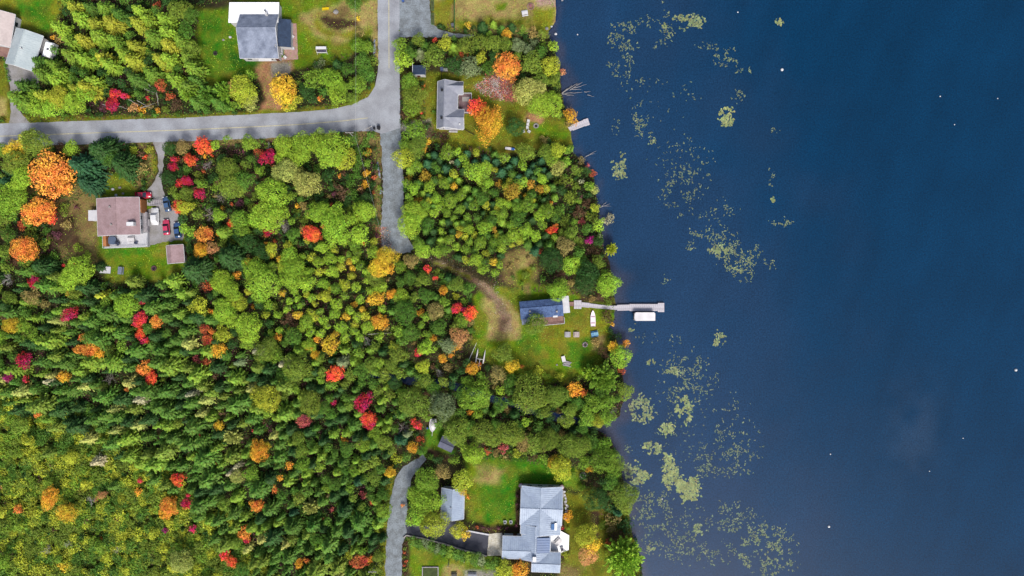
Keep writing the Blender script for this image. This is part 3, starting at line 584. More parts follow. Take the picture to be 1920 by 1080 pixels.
# ---------------------------------------------------------------- vehicles
def car(px, py, heading, rgb, label, L=4.5, wd=1.8, tall=1.45, cover=False):
    x, y = W(px, py); t = thing('parked_car', label, 'car', (x, y, 0.02), R(heading), 'cars parked in the yards')
    m = mat('car_paint_%d_%d_%d' % rgb, rgb, 0.25, 0.03, 3, 9, spec=0.6)
    h, w = L / 2, wd / 2
    def ring(xx, wf, zb, zt): return [(xx, -w * wf, zb), (xx, -w * wf * 1.0, (zb + zt) / 2), (xx, -w * wf * .92, zt), (xx, w * wf * .92, zt), (xx, w * wf, (zb + zt) / 2), (xx, w * wf, zb)]
    MB().loft([ring(-h, .74, .42, .82), ring(-h * .95, .92, .28, .92), ring(-h * .6, 1, .24, .95), ring(0, 1, .24, .93), ring(h * .5, 1, .24, .88), ring(h * .85, .95, .26, .76), ring(h * .98, .8, .34, .66)]).build('body', m, t, True)
    zb, zr = .9, tall; xr0, xr1, tr0, tr1 = -h * .78, h * .42, -h * .48, h * .08; wb, wt = w * .90, w * .70
    mg = m if cover else m_glass
    MB().add([(xr1, -wb, zb - .04), (xr1, wb, zb - .04), (tr1, wt, zr - .03), (tr1, -wt, zr - .03)], [(0, 1, 2, 3)]).build('windscreen', mg, t)
    MB().add([(xr0, -wb, zb), (xr0, wb, zb), (tr0, wt, zr - .03), (tr0, -wt, zr - .03)], [(3, 2, 1, 0)]).build('rear_window', mg, t)
    for s_ in (-1, 1):
        MB().add([(xr0, s_ * wb, zb), (xr1, s_ * wb, zb - .04), (tr1, s_ * wt, zr - .03), (tr0, s_ * wt, zr - .03)], [(0, 1, 2, 3)]).build('side_window', mg, t)
        MB().tube((xr1, s_ * wb, zb), (tr1, s_ * wt, zr), .04, n=4).build('pillar', m, t)
        MB().box((xr1 - .25, s_ * (w + .08), .95), (.16, .2, .14)).build('mirror', m, t)
        MB().box((h * .93, s_ * w * .62, .66), (.16, .36, .14)).build('headlight', m_trim, t)
        MB().box((-h * .96, s_ * w * .66, .78), (.1, .34, .16)).build('tail_light', mat('tail_red', (170,20,20), .3), t)
        for xx in (-h * .6, h * .62):
            wh = MB().tube((xx, s_ * (w - .22), .32), (xx, s_ * (w + .01), .32), .32, n=14).build('wheel', m_black, t); MB().tube((xx, s_ * (w - .1), .32), (xx, s_ * (w + .025), .32), .19, n=10).build('rim', m_steel, wh)
    MB().loft([[(tr0 - .02, -wt, zr - .06), (tr1 + .02, -wt, zr - .06), (tr1 + .02, wt, zr - .06), (tr0 - .02, wt, zr - .06)], [(tr0, -wt * .97, zr), (tr1, -wt * .97, zr), (tr1, wt * .97, zr), (tr0, wt * .97, zr)]]).build('car_roof', m, t)
    return t
car(271, 366.5, 0, (206,24,64), 'crimson red car parked above the brown roof house', 4.6, 1.85, 1.5)
car(315, 383, 102, (72,104,146), 'steel blue car nearest the salmon red shrub', 4.3, 1.8, 1.4)
car(293, 406, 92, (245,246,248), 'white car parked closest to the brown roof house deck', 4.9, 2.2, 1.8, cover=True)
car(314, 426, 94, (226,66,104), 'pinkish red car between white and blue cars', 4.4, 1.85, 1.4)
car(335, 431.5, 97, (62,98,148), 'blue car at the lower right corner of the drive', 4.5, 1.9, 1.55)
# camper beside the pale garage
x, y = W(101, 98); t = thing('camper_trailer', 'white camper trailer half hidden by trees beside the pale garage', 'trailer', (x, y, 0), R(-14))
MB().loft([[(-1.2, -2.1, .5), (1.2, -2.1, .5), (1.2, 2.1, .5), (-1.2, 2.1, .5)], [(-1.2, -2.1, 2.2), (1.2, -2.1, 2.2), (1.2, 2.1, 2.2), (-1.2, 2.1, 2.2)], [(-1.05, -1.8, 2.5), (1.05, -1.8, 2.5), (1.05, 1.8, 2.5), (-1.05, 1.8, 2.5)]]).build('body', m_whitemetal, t)
for s_ in (-1, 1): MB().tube((s_ * 1.0, -.3, .33), (s_ * 1.22, -.3, .33), .33, n=14).build('wheel', m_black, t)
MB().box((0, 0, 2.55), (.6, .6, .12)).build('roof_hatch', m_steel, t); MB().box((1.21, .8, 1.6), (.06, 1.0, .6)).build('window', m_glass, t); MB().tube((0, -2.1, .5), (0, -3.1, .45), .06).build('tow_bar', m_steel, t)
sheet('patio', [(86,82),(94,80),(90,104),(80,104)], m_paver, 0.016, 0.4, 22)

# ---------------------------------------------------------------- boats and docks
def hull(t, L, w, h, m, name='hull', z0=0.0):
    rings = []
    for u, wf, zz in ((-.5, .86, 0), (-.2, 1, 0), (.15, .92, 0), (.35, .6, .06), (.48, .16, .16), (.5, .02, .2)):
        rings.append([(u * L, -w / 2 * wf, z0 + h + zz), (u * L, -w / 2 * wf * .7, z0 + zz * .8), (u * L, w / 2 * wf * .7, z0 + zz * .8), (u * L, w / 2 * wf, z0 + h + zz)])
    return MB().loft(rings).build(name, m, t)
m_boat = mat('boat_white', (236,233,235), 0.5, 0.05, 6, 14, k=.44, rgb2=(216,212,214)); m_pinkboat = mat('boat_pinkish_white', (240,222,228), 0.4, 0.05, 6, 12, k=.55); m_seat = mat('boat_seat', (206,176,190), .6, .1)
x, y = W(1111.5, 597); t = thing('rowboat', 'pinkish white pointed rowboat lying on the cabin lawn', 'boat', (x, y, 0.02), R(91))
hull(t, 4.5, 1.45, .5, m_pinkboat); 
for u in (-.28, .12): MB().box((u * 4.5, 0, .52), (.35, 1.1, .06)).build('seat', m_seat, t)
MB().box((-2.2, 0, .5), (.12, 1.0, .2)).build('transom', m_seat, t)
x, y = W(812.5, 796); t = thing('boat_on_trailer', 'white covered boat on a trailer beside the slate grey shed', 'boat', (x, y, 0), R(-96))
hull(t, 3.6, 2.0, .9, m_boat, z0=.5); MB().blob((-.3, 0, 1.45), (1.6, .85, .32), 4, .06, 10, 5).build('cover', m_boat, t, True)
MB().tube((1.2, 0, .45), (3.2, 0, .45), .06).build('trailer_tongue', m_trim, t)
for s_ in (-1, 1): MB().tube((-.4, s_ * .75, .3), (-.4, s_ * .95, .3), .3, n=12).build('wheel', m_black, t)
x, y = W(802, 802); o = MB().loft([[(.28 * f * math.cos(i * .785), .28 * f * math.sin(i * .785), z) for i in range(8)] for z, f in ((0, .9), (.2, 1), (.7, 1), (.9, .9))]).build('barrel', mat('blue_plastic', (30,70,190), .5), None); o.location = (x, y, 0); tag(o, 'blue plastic barrel beside the covered white boat', 'barrel')
x, y = W(1207, 593); t = thing('pontoon_boat', 'white canopied pontoon boat moored at the long lake dock', 'boat', (x, y, LZ), 0)
for s_ in (-1, 1): MB().loft([[(u, s_ * .85 + .28 * f * math.cos(a * .785), .12 + .28 * f * math.sin(a * .785)) for a in range(8)] for u, f in ((-3.0, .3), (-2.7, 1), (2.4, 1), (2.9, .25))]).build('pontoon', m_steel, t, True)
MB().box((0, 0, .5), (5.6, 2.3, .1)).build('deck', m_concrete, t)
cn = [(-2.95, -.75), (-2.95, .75), (-2.6, 1.18), (2.5, 1.18), (2.8, .9), (2.8, -1.18), (-2.6, -1.18)]; MB().prism(cn, 2.3, 2.42).build('canopy', m_boat, t)
for xx in (-2.3, 2.2):
    for s_ in (-1, 1): MB().tube((xx, s_ * 1.05, .5), (xx, s_ * 1.05, 2.32), .035, n=6).build('canopy_pole', m_steel, t)
for s_ in (-1, 1): MB().box((0, s_ * 1.1, .85), (5.2, .05, .6)).build('side_panel', m_boat, t)
MB().box((3.05, .1, .75), (.5, .4, .8)).build('outboard_motor', m_black, t)
m_dock = mat('pale_dock_boards', (226,222,230), 0.85, 0.12, 12, 50, 0.2, rgb2=(196,190,200))
def dock(name, label, segs, z, m=m_dock, cat='dock'):
    """segs: centre-line px points with width px; planks laid across, each one an object"""
    x, y = W(*segs[0][:2]); t = thing(name, label, cat, (x, y, 0)); mesh = {}
    for (ax, ay, wa), (bx, by, wb) in zip(segs[:-1], segs[1:]):
        if wb == 0: continue
        A, Bp = Vector(W(ax, ay)) - Vector((x, y)), Vector(W(bx, by)) - Vector((x, y)); d = Bp - A; n = max(1, round(d.length / .62)); an = math.atan2(d.y, d.x)
        key = (round(d.length / n, 2), round(wb * S, 2))
        for i in range(n):
            p = A + d * (i + .5) / n
            if key not in mesh:
                o = MB().box((0, 0, 0), (d.length / n - .03, wb * S, .07)).build('plank', m, t); mesh[key] = o.data
            else: o = bpy.data.objects.new('plank', mesh[key]); COL.objects.link(o); o.parent = t
            o.location = (p.x, p.y, z + rnd.uniform(-.01, .012)); o.rotation_euler = (0, 0, an + rnd.uniform(-.012, .012))
        nn = Vector((-d.y, d.x)).normalized() * wb * S * .42
        for s_ in (-1, 1):
            MB().tube((*(A + nn * s_), z - .1), (*(Bp + nn * s_), z - .1), .06, n=4).build('beam', m, t)
            MB().tube((*(Bp + nn * s_ * .9), -1.6), (*(Bp + nn * s_ * .9), z - .05), .07, n=6).build('post', m_steel, t)
    return t
dock('dock', 'long pale plank dock running from the cabin into the lake', [(1076,571,0),(1090,571,16),(1105,572.5,9),(1120,574.5,7.5),(1150,577,7),(1157,577,8),(1180,576.5,11),(1233,576.5,13),(1245,576.5,17)], .32)
dock('boardwalk', 'short pinkish boardwalk between the cabin porch and long dock', [(1063,570,0),(1075.5,570,8)], .3, m_deckred, 'boardwalk')
dock('dock', 'short tilted grey dock on the upper shore', [(1067,243,0),(1072,240,8),(1095,231,11.5),(1104,228,13)], .2)
x, y = W(901, 668); t = thing('catamaran', 'small white catamaran with two slim hulls resting among bushes', 'boat', (x, y, .3), R(80))
for s_ in (-1, 1):
    MB().loft([[(u, s_ * 1.05 + .2 * f * math.cos(a * .785), .35 + .28 * f * math.sin(a * .785) + lift) for a in range(8)] for u, f, lift in ((-1.9, .4, 0), (-1.2, 1, 0), (.6, 1, 0), (1.6, .55, .1), (2.2, .08, .25))]).build('hull', m_boat, t, True)
MB().tube((-.7, -1.05, .7), (-.7, 1.05, .7), .08).build('crossbeam', m_trim, t); MB().tube((-.7, 0, .7), (-3.0, 0, .6), .08).build('tongue', m_trim, t); MB().tube((-2.5, -.6, .6), (-2.5, .4, .6), .07).build('axle', m_trim, t)
o = MB().tube((0, 0, .5), (2.4, 5.4, .9), .08, .04).build('mast', m_trim); o.location = (*W(878, 678), 0); tag(o, 'thin pale mast pole leaning in the bushes left of the catamaran', 'mast')
o = MB().tube((0, 0, .5), (.9, 4.0, .8), .08, .05).build('metal_pole', m_steel); o.location = (*W(892, 682), 0); tag(o, 'dull grey pole lying just left of the catamaran hulls', 'pole')
x, y = W(957, 279.5); t = thing('kayak', 'white kayak with blue cover at the lawn edge above the young trees', 'kayak', (x, y, 0.1), R(-8)); hull(t, 3.0, .75, .35, m_boat); MB().box((.7, 0, .42), (.9, .6, .1)).build('cover', mat('blue_cloth', (40,110,200), .7), t)

# ---------------------------------------------------------------- yard things
def picnic(px, py, rot, m, label, w=1.8, mtop=None):
    t = thing('picnic_table', label, 'table', (*W(px, py), 0), R(rot))
    for k in range(4): MB().box((0, -.36 + .24 * k, .75), (w, .21, .05)).build('plank', mtop or m, t)
    for s_ in (-1, 1):
        MB().box((0, s_ * .68, .44), (w, .26, .05)).build('bench', m, t)
        MB().box((s_ * w * .36, 0, .4), (.08, 1.3, .08)).build('cross_brace', m, t)
        for q in (-1, 1): MB().tube((s_ * w * .36, q * .62, 0), (s_ * w * .36, q * .25, .73), .05, n=4).build('leg', m, t)
    return t
picnic(1064, 627, 90, mat('silver_boards', (208,206,214), .8, .15, 8), 'silver grey picnic table, left of the pair on the cabin lawn', 1.5)
picnic(1080.5, 627, 90, mat('pinkish_boards', (222,204,200), .8, .15, 8), 'pinkish white picnic table, right of the pair on the cabin lawn', 1.5)
picnic(1114.5, 626, 10, mat('bright_blue_paint', (20,130,200), .6, .15, 8), 'bright blue picnic table below the rowboat', 2.0, mat('pale_blue_paint', (150,205,230), .6, .35, 20, rgb2=(30,130,200)))
picnic(228, 507.5, 85, mat('blue_grey_boards', (140,150,170), .8, .15, 8), 'blue grey picnic table at the lower edge of the brown house lawn', 2.1)
picnic(984, 26, 10, m_trim, 'white picnic table beside the pink hexagonal table', 1.7)
picnic(252, 450, 5, m_boat, 'white table on the white deck of the brown roof house', 2.0).location.z = 1.2
picnic(1046, 1014, 45, m_boat, 'white table set on the white terrace of the large metal roof house', 1.9).location.z = .42
def chair(px, py, rot, m, label, z=0, sc=1.0, group=None):
    t = thing('garden_chair', label, 'chair', (*W(px, py), z), R(rot), group); t.scale = (sc, sc, sc)
    MB().box((0, 0, .4), (.6, .55, .06)).build('seat', m, t); MB().box((0, .32, .75), (.6, .08, .7)).build('backrest', m, t)
    for s_ in (-1, 1):
        MB().box((s_ * .33, .02, .62), (.09, .6, .05)).build('armrest', m, t)
        for q in (-.25, .28): MB().box((s_ * .31, q, .2), (.06, .06, .4)).build('leg', m, t)
for (px, py, rr), w in zip(((991,228,80),(990,234.5,95),(989,240,100),(981,247,200),(992,247,150)), ('topmost of the white chairs in a row left of the stone fire ring', 'second from the top of the white chairs left of the stone fire ring', 'third from the top of the white chairs left of the stone fire ring', 'lower left white chair of the group beside the stone fire ring', 'lower right white chair of the group beside the stone fire ring')):
    chair(px, py, rr, m_trim, w, 0, 1.15)
chair(228, 458, 30, mat('navy_cloth', (50,60,90), .7), 'dark navy chair on the white deck of the brown roof house', 1.2, 1.3)
chair(262, 456, 80, mat('slate_cloth', (80,90,120), .7), 'slate coloured chair at the right end of the white deck', 1.2)
chair(550, 70, 60, m_trim, 'upper white chair on the pink paver patio'); chair(551, 92, 100, m_trim, 'middle white chair on the pink paver patio'); chair(536, 109, 40, m_trim, 'lowest white chair on the pink paver patio beside the steps')
chair(1040, 988, 20, m_boat, 'white chair at the upper corner of the white terrace', .42, 1.3); chair(1053, 1026, 200, m_boat, 'white chair at the lower corner of the white terrace', .42, 1.3)
for px, w in ((947, 'left'), (958, 'right')): chair(px, 977, 180, m_trim, w + ' white chair of the pair on the lawn left of the large house', 0, 1.1)
def ring(px, py, r, n, m, label, m2=None, name='fire_pit', cat='fire pit'):
    t = thing(name, label, cat, (*W(px, py), 0)); rr = random.Random(int(px))
    for i in range(n):
        a = 2 * math.pi * i / n; MB().blob((r * math.cos(a), r * math.sin(a), .14), (.24, .24, .2), i, .25, 6, 4).build('stone', m if not m2 or rr.random() < .5 else m2, t)
    MB().prism([(r * .75 * math.cos(i * .6283), r * .75 * math.sin(i * .6283)) for i in range(10)], .01, .06).build('ash_bed', m_black, t)
m_rock = mat('grey_stone', (176,172,170), .9, .2, 8, 30, .3); m_rock2 = mat('pink_stone', (196,150,160), .9, .2, 8, 30)
ring(1005, 236, .58, 10, m_rock, 'round grey stone fire ring on the lawn near the short dock'); ring(289, 503, .6, 9, mat('dark_red_stone', (112,76,84), .9, .2), 'dark red fire pit on the brown house lawn')
ring(404, 100, .45, 7, mat('charred_stone', (60,54,50), .9, .2), 'small charred fire pit on the lawn left of the two roofed house'); ring(1097, 646, .6, 8, m_rock2, 'pinkish fire pit of mixed stones on the cabin lawn', m_rock)
ring(1093, 891, .75, 11, m_rock, 'ring of pale stones under the trees above the large house', None, 'stone_ring', 'stone ring')
def boulder(px, py, r, m, label, seed=0, h=.5, name='boulder', cat='rock', group=None):
    o = MB().blob((0, 0, r * h * .7), (r, r * .85, r * h), seed, .16, 9, 5).build(name, m); o.location = (*W(px, py), 0); tag(o, label, cat, group); return o
for i, (px, py, r, w) in enumerate(((432,70,.4,'upper pale stone on the lawn left of the two roofed house'), (419,75,.35,'lower pale stone on the lawn left of the two roofed house'), (630,23,.75,'pale round slab stone in the dry oval of the lawn'), (212,355,.45,'leftmost pale disc stone above the brown roof house'), (225,352,.45,'upper right pale disc stone above the brown roof house'), (231,363,.4,'lower right pale disc stone above the brown roof house'), (218,366,.42,'lowest left pale disc stone above the brown roof house'), (1055,964,.35,'white stone beside the yellow shrub of the large house'), (1025,54,.5,'larger white rock on the lawn by the upper shore'), (1034,50,.3,'smaller white rock on the lawn by the upper shore'), (1044,684,.3,'small pale stone left of the wood pile on the cabin lawn'), (1054,1,.3,'shore stone at the top edge'), (1042,64,.4,'grey shore stone below the upper lawn'))):
    boulder(px, py, r, m_rock if i % 3 else m_deckwhite, w, i)
for i, (px, py, w) in enumerate(((977,909,'left pale corner block at the top of the large house'), (1053,912,'right pale corner block at the top of the large house'))):
    t = Bld('planter', w, 'planter', px, py, 10); MB().loft([[(.7 * f * math.cos(k * 1.047), .7 * f * math.sin(k * 1.047), z) for k in range(6)] for z, f in ((0, .8), (.5, 1), (.9, 1.05))]).build('pot', m_rock2, t.root); MB().blob((0, 0, .9), (.5, .5, .25), i, .2).build('top_cover', m_deckwhite, t.root)
t = thing('stepping_stone_path', 'curved path of pale stepping stones right of the large house', 'path', (*W(1060, 950), 0))
for i in range(26):
    u = i / 25; px, py = 1056.5 + 6 * math.sin(u * 2.6) + rnd.uniform(-2, 2), 922 + 52 * u; q = W(px, py)
    MB().blob((q[0] - t.location[0], q[1] - t.location[1], .04), (rnd.uniform(.28, .45), rnd.uniform(.25, .4), .1), i, .18, 7, 3).build('stone', m_rock if i % 3 else m_deckwhite, t)
# wood / tarp piles, benches, planters, bins, poles
t = thing('wood_pile', 'grey weathered board pile at the bottom of the cabin lawn', 'wood pile', (*W(1063, 682), 0), R(-15))
for i in range(9): MB().box((rnd.uniform(-.2, .2), -.6 + .16 * i, .12 + .09 * (i % 3)), (2.1 + rnd.uniform(-.5, .3), .14, .1), rnd.uniform(-.2, .2)).build('board', m_deckgrey, t)
t = thing('lounge_chair', 'white lounge chair touching the grey board pile on the cabin lawn', 'chair', (*W(1056.5, 673), 0), R(15)); MB().box((0, -.3, .35), (1.0, 1.0, .08)).build('seat', m_boat, t); MB().box((0, .5, .6), (1.0, .7, .08)).build('backrest', m_boat, t)
for s_ in (-1, 1):
    for q in (-.7, .3): MB().box((s_ * .42, q, .17), (.07, .07, .34)).build('leg', m_boat, t)
t = thing('swing_bench', 'white canopied garden swing on the lawn above the shrub row', 'bench', (*W(605, 97.5), 0)); MB().box((0, .55, 1.7), (2.9, .8, .07)).build('canopy', m_trim, t); MB().box((0, 0, .5), (2.6, .6, .1)).build('seat', mat('purple_grey_cloth', (110,100,140), .8, .3, 20), t); MB().box((0, -.45, .8), (2.8, .12, .5)).build('backrest', m_trim, t)
for s_ in (-1, 1): MB().tube((s_ * 1.42, -.7, 0), (s_ * 1.42, .1, 1.7), .05).build('leg', m_trim, t); MB().tube((s_ * 1.42, .9, 0), (s_ * 1.42, .3, 1.7), .05).build('leg', m_trim, t)
x, y = W(611, 17.5); t = thing('garden_slide', 'bright yellow slide lying in the dry oval of the lawn', 'slide', (x, y, 0), R(5)); my = mat('yellow_plastic', (250,214,10), .4, .05); MB().box((0, 0, .3), (1.9, .5, .08)).build('chute', my, t)
for s_ in (-1, 1): MB().box((0, s_ * .3, .38), (1.9, .1, .2)).build('side', my, t)
t = thing('leaning_board', 'white sheet metal board leaning at the lower edge of the brown house lawn', 'board', (*W(198, 506), 0), R(-4)); MB().box((0, 0, .3), (3.2, 1.9, .06)).build('panel', m_deckwhite, t); MB().box((0, 0, .15), (2.8, .3, .24)).build('support', m_concrete, t)
t = thing('hot_tub', 'blue grey covered hot tub on the white deck of the brown roof house', 'hot tub', (*W(212, 451, 1.6), 1.2)); MB().prism([(1.0 * math.copysign(abs(math.cos(a)) ** .5, math.cos(a)), 1.05 * math.copysign(abs(math.sin(a)) ** .5, math.sin(a))) for a in [i * .3927 + .19 for i in range(16)]], 0, .8).build('tub', m_slate, t); MB().prism([(1.08 * math.copysign(abs(math.cos(a)) ** .5, math.cos(a)), 1.12 * math.copysign(abs(math.sin(a)) ** .5, math.sin(a))) for a in [i * .3927 + .19 for i in range(16)]], .8, .92).build('cover', mat('blue_grey_vinyl', (96,112,140), .5, .08), t)
t = thing('storage_box', 'white wooden box between white car and grey walkway', 'box', (*W(279.5, 418), 0)); MB().box((0, 0, .45), (1.0, 1.8, .85)).build('box_body', m_trim, t); MB().box((0, 0, .92), (1.1, 1.9, .08)).build('lid', m_deckgrey, t)
mgp = mat('green_painted_wood', (96,130,70), .8, .1, 8)
for i, (px, py, L, w) in enumerate(((811,11,2.6,'upper'), (811.5,36.5,2.9,'lower'))):
    t = thing('planter_box', w + ' green framed planter box at the edge of the gravel parking', 'planter', (*W(px, py), 0)); MB().box((0, 0, .25), (.55, L * .95, .3)).build('soil', mat('planter_soil', (96,104,60), .9, .3, 20), t)
    for s_ in (-1, 1): MB().box((s_ * .38, 0, .25), (.12, L, .5)).build('side_board', mgp, t); MB().box((0, s_ * L / 2, .25), (.64, .12, .5)).build('end_board', mgp, t)
t = thing('planter_box', 'grey framed raised garden bed on the bottom lawn', 'planter', (*W(807, 1072), 0))
MB().box((0, 0, .12), (4.2, 2.6, .2)).build('soil', mat('bed_soil', (84,100,44), .9, .3, 20), t)
for s_ in (-1, 1): MB().box((s_ * 2.2, 0, .2), (.2, 3.0, .4)).build('side_board', m_deckgrey, t); MB().box((0, s_ * 1.4, .2), (4.2, .2, .4)).build('end_board', m_deckgrey, t)
picnic(886, 1078, 0, m_shingle2, 'blue grey table at the bottom edge below the hedge', 2.4); picnic(852, 1078, 0, m_black, 'dark table at the bottom edge right of the garden bed', 1.6)
def fence(name, label, pts, m, h=1.0, post=2.0, r=.06):
    A = W(*pts[0]); t = thing(name, label, 'fence', (*A, 0)); P = [Vector(W(*p)) - Vector(A) for p in pts]
    for a, c in zip(P[:-1], P[1:]):
        n = max(1, int((c - a).length / post))
        for z in (.35 * h, .65 * h, .95 * h): MB().tube((*a, z), (*c, z), r * .8, n=4).build('rail', m, t)
        for i in range(n + 1): q = a + (c - a) * i / n; MB().tube((*q, 0), (*q, h), r, n=6).build('post', m, t)
fence('fence', 'bright green fence line between the two upper lawns', [(852.5,-40),(852.5,58)], mat('green_wire', (20,120,50), .6, .2), 1.5, 2.5, .09)
fence('fence', 'thin dark fence from the bins to the light grey house', [(828.5,131),(828.5,150)], m_black, 1.0, 1.5, .05)
fence('fence', 'thin dark fence below the right corner of the light grey house', [(870,243),(890,254)], m_black, 1.0, 1.5, .05)
t = thing('hexagonal_table', 'pink hexagonal picnic table on the dry lawn by the lake', 'table', (*W(995, 13), 0)); hx = lambda r: [(r * math.cos(k * 1.0472), r * math.sin(k * 1.0472)) for k in range(6)]
MB().prism(hx(.55), .72, .78).build('table_top', mat('dusty_red_boards', (170,110,112), .8, .15, 10), t); MB().tube((0, 0, 0), (0, 0, .72), .12).build('leg', m_deckred, t)
for k in range(6):
    a, c = hx(.98)[k], hx(.98)[(k + 1) % 6]; MB().box(((a[0] + c[0]) / 2, (a[1] + c[1]) / 2, .44), (.88, .3, .06), math.atan2(c[1] - a[1], c[0] - a[0])).build('bench', m_deckred, t)
def bin_(px, py, m, label, s=1.0, cat='bin'):
    t = thing({'bin': 'wheelie_bin'}.get(cat, cat.replace(' ', '_')), label, cat, (*W(px, py), 0), rnd.uniform(-.3, .3)); MB().box((0, 0, .5 * s), (.6 * s, .7 * s, .95 * s), 0, 1.1).build('bin_body', m, t); MB().box((0, 0, 1.02 * s), (.72 * s, .82 * s, .08)).build('lid', m, t); MB().tube((-.25 * s, -.36 * s, .1), (.25 * s, -.36 * s, .1), .1).build('wheel', m_black, t)
bin_(702.5, 241, m_black, 'smaller black bin at the road junction corner', .75); bin_(711, 240.5, m_black, 'larger black bin at the road junction corner', 1.15)
bin_(829, 131.5, mat('blue_bin', (80,92,130), .6), 'blue bin of the row above the light grey house', 1.2); bin_(834, 132, mat('grey_green_bin', (150,160,150), .6), 'grey green bin in the middle of the row above the light grey house', .9); bin_(838, 132, m_rock, 'pale grey bin at the right end of the row above the light grey house', .9)
bin_(849, 49, m_steel, 'grey barbecue at the lower end of the green fence', 1.1, 'barbecue'); bin_(756, 2, mat('blue_box', (70,110,190), .6), 'small blue box at the top of the gravel parking', 1.0, 'box'); bin_(778, 983, m_black, 'black bin on the dark asphalt drive', .9); bin_(765, 983, m_black, 'small black post box beside the lane', .5, 'post box')
m_pole = mat('pole_wood', (196,190,184), .9, .15, 8)
def pole(px, py, h, label, arm=True, rz=0):
    t = thing('utility_pole' if arm else 'lamp_post', label, 'pole' if arm else 'lamp post', (*W(px, py), 0), R(rz)); MB().tube((0, 0, 0), (0, 0, h), .15, .1).build('shaft', m_pole, t)
    if arm:
        MB().box((0, 0, h - .5), (2.2, .14, .14)).build('crossarm', m_pole, t)
        for s_ in (-.95, 0, .95): MB().tube((s_, 0, h - .43), (s_, 0, h - .2), .06).build('insulator', m_trim, t)
    return t
pole(669, 262, 9, 'pale utility pole in the trees below the road bend'); pole(697, 247, 5, 'white cross shaped sign pole at the road junction corner', True, 25)
pole(707, 1054, 7, 'pale utility pole beside the lane near the bottom edge'); pole(842, 1052, 4, 'slim pale lamp post in the hedge below the asphalt drive', False); pole(872, 1044, 4, 'slim grey lamp post in the hedge nearer the large house', False)
for a, c, w in (((664.5, -60, 8.6), (666, 256, 8.6), 'left thin wire running down to the pole below the road bend'), ((666, 256, 8.6), (722, 470, 8), 'thin wire running from the pole down along the gravel road')):
    A = Vector((*W(*a), a[2])); C = Vector((*W(*c), c[2])); mb = MB(); P = [A.lerp(C, k / 10) - Vector((0, 0, 1.1 * (1 - (k / 5 - 1) ** 2))) for k in range(11)]
    for u, v in zip(P[:-1], P[1:]): mb.tube(u, v, .012, n=4)
    tag(mb.build('power_line', m_trim), w, 'wire')
# flag pole and flag leaning over the left house
t = thing('flag_pole', 'dark pole with a red flag over the pink roof at the left edge', 'flag', (*W(27, 58), 0)); MB().tube((0, 0, 0), (-3.6, 2.0, 6.2), .07).build('shaft', m_black, t); MB().add([(-1.0, .5, 3.2), (-2.2, 1.2, 4.4), (-1.6, .3, 4.0), (-.6, -.3, 3.0)], [(0, 1, 2, 3), (3, 2, 1, 0)][:1]).build('flag', mat('red_cloth', (180,40,80), .8, .2), t)
t = thing('retaining_wall', 'long beige kerb wall along the lower side of the asphalt drive', 'wall', (*W(760, 1004), 0)); o0 = Vector(W(760, 1004))
cp = [(757,1008),(762,1003),(790,1008),(830,1018),(870,1031),(913,1042)]
for a, c in zip(cp[:-1], cp[1:]):
    A, C = Vector(W(*a)) - o0, Vector(W(*c)) - o0; n = max(1, round((C - A).length / 1.5))
    for i in range(n): q = A + (C - A) * (i + .5) / n; MB().box((q.x, q.y, .2), ((C - A).length / n - .02, .35, .42), math.atan2((C - A).y, (C - A).x)).build('block', m_concrete, t)
t = thing('retaining_wall', 'short pale kerb wall along the upper side of the asphalt drive', 'wall', (*W(874, 994), 0)); o0 = Vector(W(874, 994)); A, C = Vector((0, 0)), Vector(W(917, 1002)) - o0
for i in range(5): q = A + (C - A) * (i + .5) / 5; MB().box((q.x, q.y, .2), ((C - A).length / 5 - .02, .4, .42), math.atan2((C - A).y, (C - A).x)).build('block', m_deckwhite, t)
t = thing('garden_wall', 'grey low wall beside the small step of the large house', 'wall', (*W(957, 1004), 0)); 
for i in range(5): MB().box((-1.8 + .9 * i, 0, .3), (.88, .6, .6)).build('block', m_slate, t)
# floating things far out
for i, (px, py, r, w) in enumerate(((1467,130,.42,'largest white buoy in the upper open water'), (1906,694,.4,'white buoy close to the right edge of the photo'), (1555,988,.35,'white buoy in the lower open water right of lily pads'), (1384,22,.2,'tiny white float left of the small upper lily patch'), (1764,180,.2,'tiny white float in the upper right water'), (1872,184,.16,'tiny white float nearest the upper right edge'), (1791,233,.16,'tiny white float below the one in upper right water'), (1558,852,.18,'tiny white float in the lower middle water'), (1744,884,.16,'tiny white float over the pale underwater patch'), (1807,822,.16,'tiny white float right of the pale underwater patch'), (1242,936,.2,'tiny white float among the lower lily pads'), (1083,64,.2,'tiny white float near the upper shore'))):
    o = MB().blob((0, 0, .05), (r, r, r * .8), i, .04, 10, 6).build('buoy', m_trim, None, True); o.location = (*W(px, py), LZ); tag(o, w, 'buoy')

